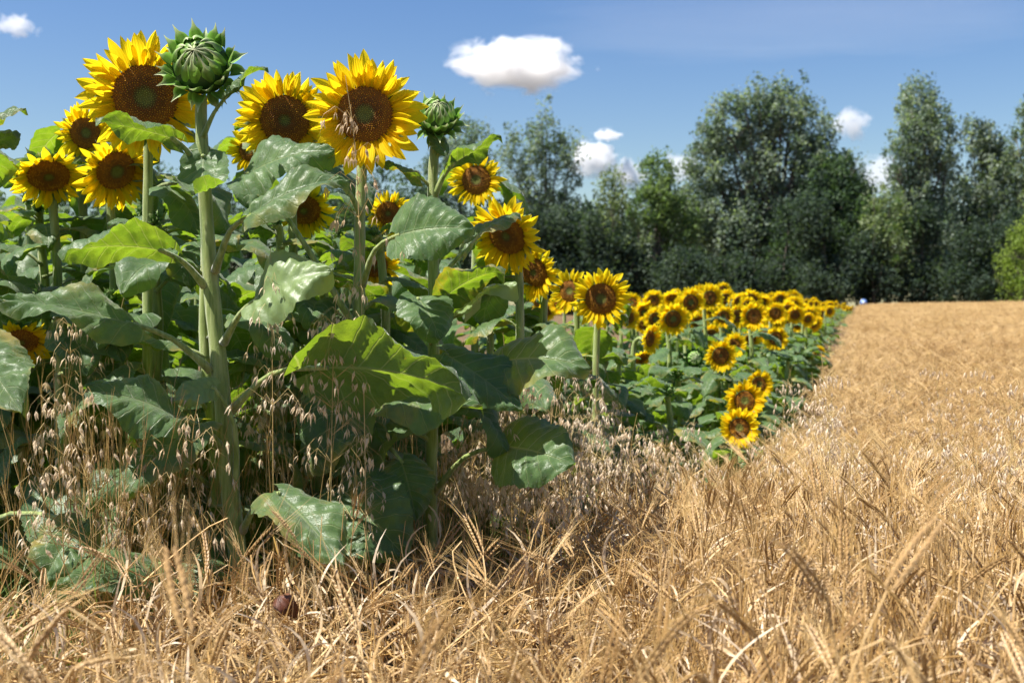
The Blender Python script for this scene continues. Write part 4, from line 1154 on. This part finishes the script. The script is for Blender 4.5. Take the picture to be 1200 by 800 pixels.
# ------------------------------------------------------------------ green grass and weeds at the foot of the sunflowers
GCOL = bpy.data.collections.new('grass_kinds')
for k in range(5):
    mb = MB(); r = random.Random(40 + k)
    for i in range(16):
        a = r.uniform(0, 6.28); d = Vector((math.cos(a), math.sin(a), 0)); per = Vector((-d.y, d.x, 0))
        p = Vector((r.uniform(-.06, .06), r.uniform(-.06, .06), 0)); th = r.uniform(.05, .5); L = r.uniform(.12, .38); lp = []; ww = []
        for q in range(6):
            u = q / 5; lp.append(p.copy()); ww.append(.003 * (1 - u) + .0003); p = p + (Vector((0, 0, 1)) * math.cos(th) + d * math.sin(th)) * L / 5; th += r.uniform(.05, .35)
        mb.strip(lp, ww, per)
    o = bpy.data.objects.new('grass_%02d' % k, mb.mesh('grass', [M_GRASS if k < 4 else M_STRAW])); GCOL.objects.link(o)
for k in range(3):       # thin dry grass stems, leaning every way
    mb = MB(); r = random.Random(60 + k)
    for i in range(9):
        p = Vector((r.uniform(-.06, .06), r.uniform(-.06, .06), 0)); a = r.uniform(0, 6.28); th = abs(r.gauss(.15, .3)); L = r.uniform(.32, .62)
        d = Vector((math.cos(a) * math.sin(th), math.sin(a) * math.sin(th), math.cos(th))); e = p + d * L
        mb.tube([p, p + d * L * .5 + Vector((r.uniform(-.015, .015), r.uniform(-.015, .015), 0)), e], [.0016, .0013, .0006], 3, 0, False)
        for q in range(5):       # bristly top
            f = e - d * .012 * q; mb.tube([f, f + (d + Vector((r.uniform(-.25, .25), r.uniform(-.25, .25), r.uniform(-.1, .2)))).normalized() * r.uniform(.05, .10)], [.0007, .0002], 3, 0, False)
    o = bpy.data.objects.new('grass_%02d' % (5 + k), mb.mesh('grass', [M_AWN])); GCOL.objects.link(o)
gp = []
for _ in range(85):
    y = rnd.uniform(2.0, 3.6); x = float(ex(y)) + rnd.uniform(-.7, .3)
    if in_view(x, y, .2) and not (y < 2.9 and abs(600 + x / y * F - 270) < 60): gp.append((x, y, rnd.uniform(0, 6.28), 0, 0, rnd.uniform(.8, 1.15), 5 + rnd.randrange(3)))
for _ in range(1500):
    y = rnd.uniform(2.3, 7.5); x = float(ex(y)) + rnd.uniform(-2.2, .25)
    if not in_view(x, y, .5): continue
    gp.append((x, y, rnd.uniform(0, 6.28), rnd.gauss(0, .1), rnd.gauss(0, .1), rnd.uniform(.5, 1.1), rnd.randrange(5)))
gn_scatter('grass', gp, GCOL, 'green and dry grass tufts at the foot of the sunflowers', 'grass')

# ------------------------------------------------------------------ wild oats
def oat(seed, H, dense=1.0):
    top = max(.3, H - .42) / H
    r = random.Random(seed); st, pa = MB(), MB()
    az = r.uniform(0, 6.28); d = Vector((math.cos(az), math.sin(az), 0)); lean = r.uniform(.03, .25)
    pts = []; p = Vector((0, 0, 0)); n = 12
    for i in range(n + 1):
        u = i / n; th = lean * u + 1.0 * max(0, u - .75) ** 1.2
        pts.append(p.copy()); p = p + (Vector((0, 0, 1)) * math.cos(th) + d * math.sin(th)) * H / n
    st.tube(pts, [.0016 * (1.1 - .75 * i / n) for i in range(n + 1)], 4, 0, False)
    def spikelet(c, s):
        out = Vector((r.uniform(-.45, .45), r.uniform(-.45, .45), -1)).normalized()
        side = out.cross(Vector((r.uniform(-1, 1), r.uniform(-1, 1), .2))).normalized(); nn = out.cross(side)
        for sg in (-1, 1):       # two papery glumes opening downwards
            ax = (out + side * sg * r.uniform(.08, .3)).normalized(); b = c
            m1 = c + ax * s * .35 + side * sg * s * .06; e = c + ax * s
            w = s * .13
            pa.add([b, m1 - nn * w, m1 + side * sg * w * .7, m1 + nn * w, e], [(0, 1, 2), (0, 2, 3), (1, 4, 2), (2, 4, 3)], 1)
        if r.random() < .5:      # awn
            e = c + (out + side * r.uniform(-.4, .4)).normalized() * s * 1.7
            pa.add([c - nn * .0004, c + nn * .0004, e], [(0, 1, 2)], 1)
    whorls = r.randint(5, 6)
    for wv in range(whorls):
        f = top + (.98 - top) * wv / whorls; b = pts[min(n, int(f * n))] + (pts[min(n, int(f * n) + 1)] - pts[min(n, int(f * n))]) * (f * n % 1)
        for k in range(int(r.randint(3, 5) * dense)):
            a = r.uniform(0, 6.28); dd = Vector((math.cos(a), math.sin(a), 0)); L = r.uniform(.03, .10) * (1.25 - .7 * wv / whorls)
            m1 = b + dd * L * .6 + Vector((0, 0, L * .45)); e = b + dd * L + Vector((0, 0, L * .15)); e2 = e + dd * .006 + Vector((0, 0, -.014))
            pa.tube([b, m1, e, e2], [.0006, .0005, .0004, .0003], 3, 0, False)
            spikelet(e2, r.uniform(.022, .032))
            if r.random() < .65:
                m2 = m1 + dd.cross(Vector((0, 0, 1))) * r.uniform(-.02, .02) + Vector((0, 0, -.016)); pa.tube([m1, m2], [.0004, .0003], 3, 0, False); spikelet(m2, r.uniform(.02, .028))
    return st.mesh('wild_oat', [M_OATSTEM]), pa.mesh('panicle', [M_OATSTEM, M_OAT], False)
OAT_H = [.45, .6, .75, .9, 1.1, 1.4]
OATS = {h: [oat(1000 + k + int(h * 100), h, 1.0 + .4 * (k % 3)) for k in range(3)] for h in OAT_H}
def put_oat(x, y, H, seed, label, group, az=None, k=None):
    r = random.Random(seed); h = min(OAT_H, key=lambda v: abs(v - H)); st, pa = OATS[h][r.randrange(3) if k is None else k]
    M = Matrix.Translation((x, y, float(gz(x, y)) - .01)) @ Matrix.Rotation(r.uniform(0, 6.28) if az is None else az, 4, 'Z') @ Matrix.Rotation(r.gauss(0, .08), 4, 'X') @ Matrix.Scale(H / h, 4)
    root = new('wild_oat', st, None, M); tag(root, label, 'wild oat', group)
    new('panicle', pa, root)['kind'] = 'stuff'
    return root
oats = 0
def oat_zone(n, px, py, dep, label, group, hmin=.35, hmax=1.25):
    """panicle tops at these photo pixels and depths"""
    global oats
    for _ in range(n):
        d = rnd.uniform(*dep); q = P(rnd.uniform(*px), rnd.uniform(*py), d); g = float(gz(q.x, q.y)); H = min(hmax, max(hmin, q.z - g))
        if any(blocks(Vector((q.x, q.y, q.z - k * .1)), .04) for k in range(3)) or (q.y < 2.9 and abs(600 + q.x / q.y * F - 262) < 42): continue
        put_oat(q.x, q.y, H, 5000 + oats, label, group); oats += 1
GO = 'wild oats among the sunflower stalks'
oat_zone(18, (-20, 240), (330, 520), (2.5, 3.3), 'dry wild oat with hanging husks left of the thick bud stalk', GO)
oat_zone(13, (240, 420), (270, 520), (2.7, 3.4), 'dry wild oat with hanging husks between the thick bud stalk and the next', GO)
oat_zone(36, (515, 700), (380, 570), (3.05, 3.9), 'pale wild oat in the dense patch right of the smaller bud stalk', GO)
oat_zone(36, (660, 870), (390, 530), (3.4, 4.8), 'pale wild oat below the receding flower row', 'wild oats along the flower row')
oat_zone(22, (880, 1010), (400, 520), (3.2, 5.5), 'bleached wild oat standing where flowers meet barley', 'wild oats along the flower row')
oat_zone(9, (1000, 1130), (400, 540), (2.8, 5.0), 'bleached wild oat rising thinly above the golden barley', 'wild oats over the barley')
oat_zone(9, (1110, 1215), (390, 520), (2.8, 4.5), 'bleached wild oat clustered above the barley near the right edge', 'wild oats over the barley')
q = P(436, 84, 2.8); put_oat(q.x - .02, q.y, q.z - float(gz(q.x, q.y)), 77, 'wild oat whose white husks dangle in front of the widest bloom', 'wild oats among the sunflower stalks', 0.3, 1)

# withered brown leaf caught in the straw at the foot of the thick stalk
mb = MB(); leaf_shape(mb, random.Random(5), 1.0, .4, .6, 2.6, .2, 0, 0, .4, 16, 8, 1.0)
q = P(326, 700, 2.3)
tag(new('withered_leaf', mb.mesh('withered_leaf', [M_BROWN]), None, frame(q, (0.6, -.2, -.5), (0.2, -.8, .4), .085, .07, .085)), 'shrivelled dark brown leaf caught in straw by the thick stalk', 'leaf')
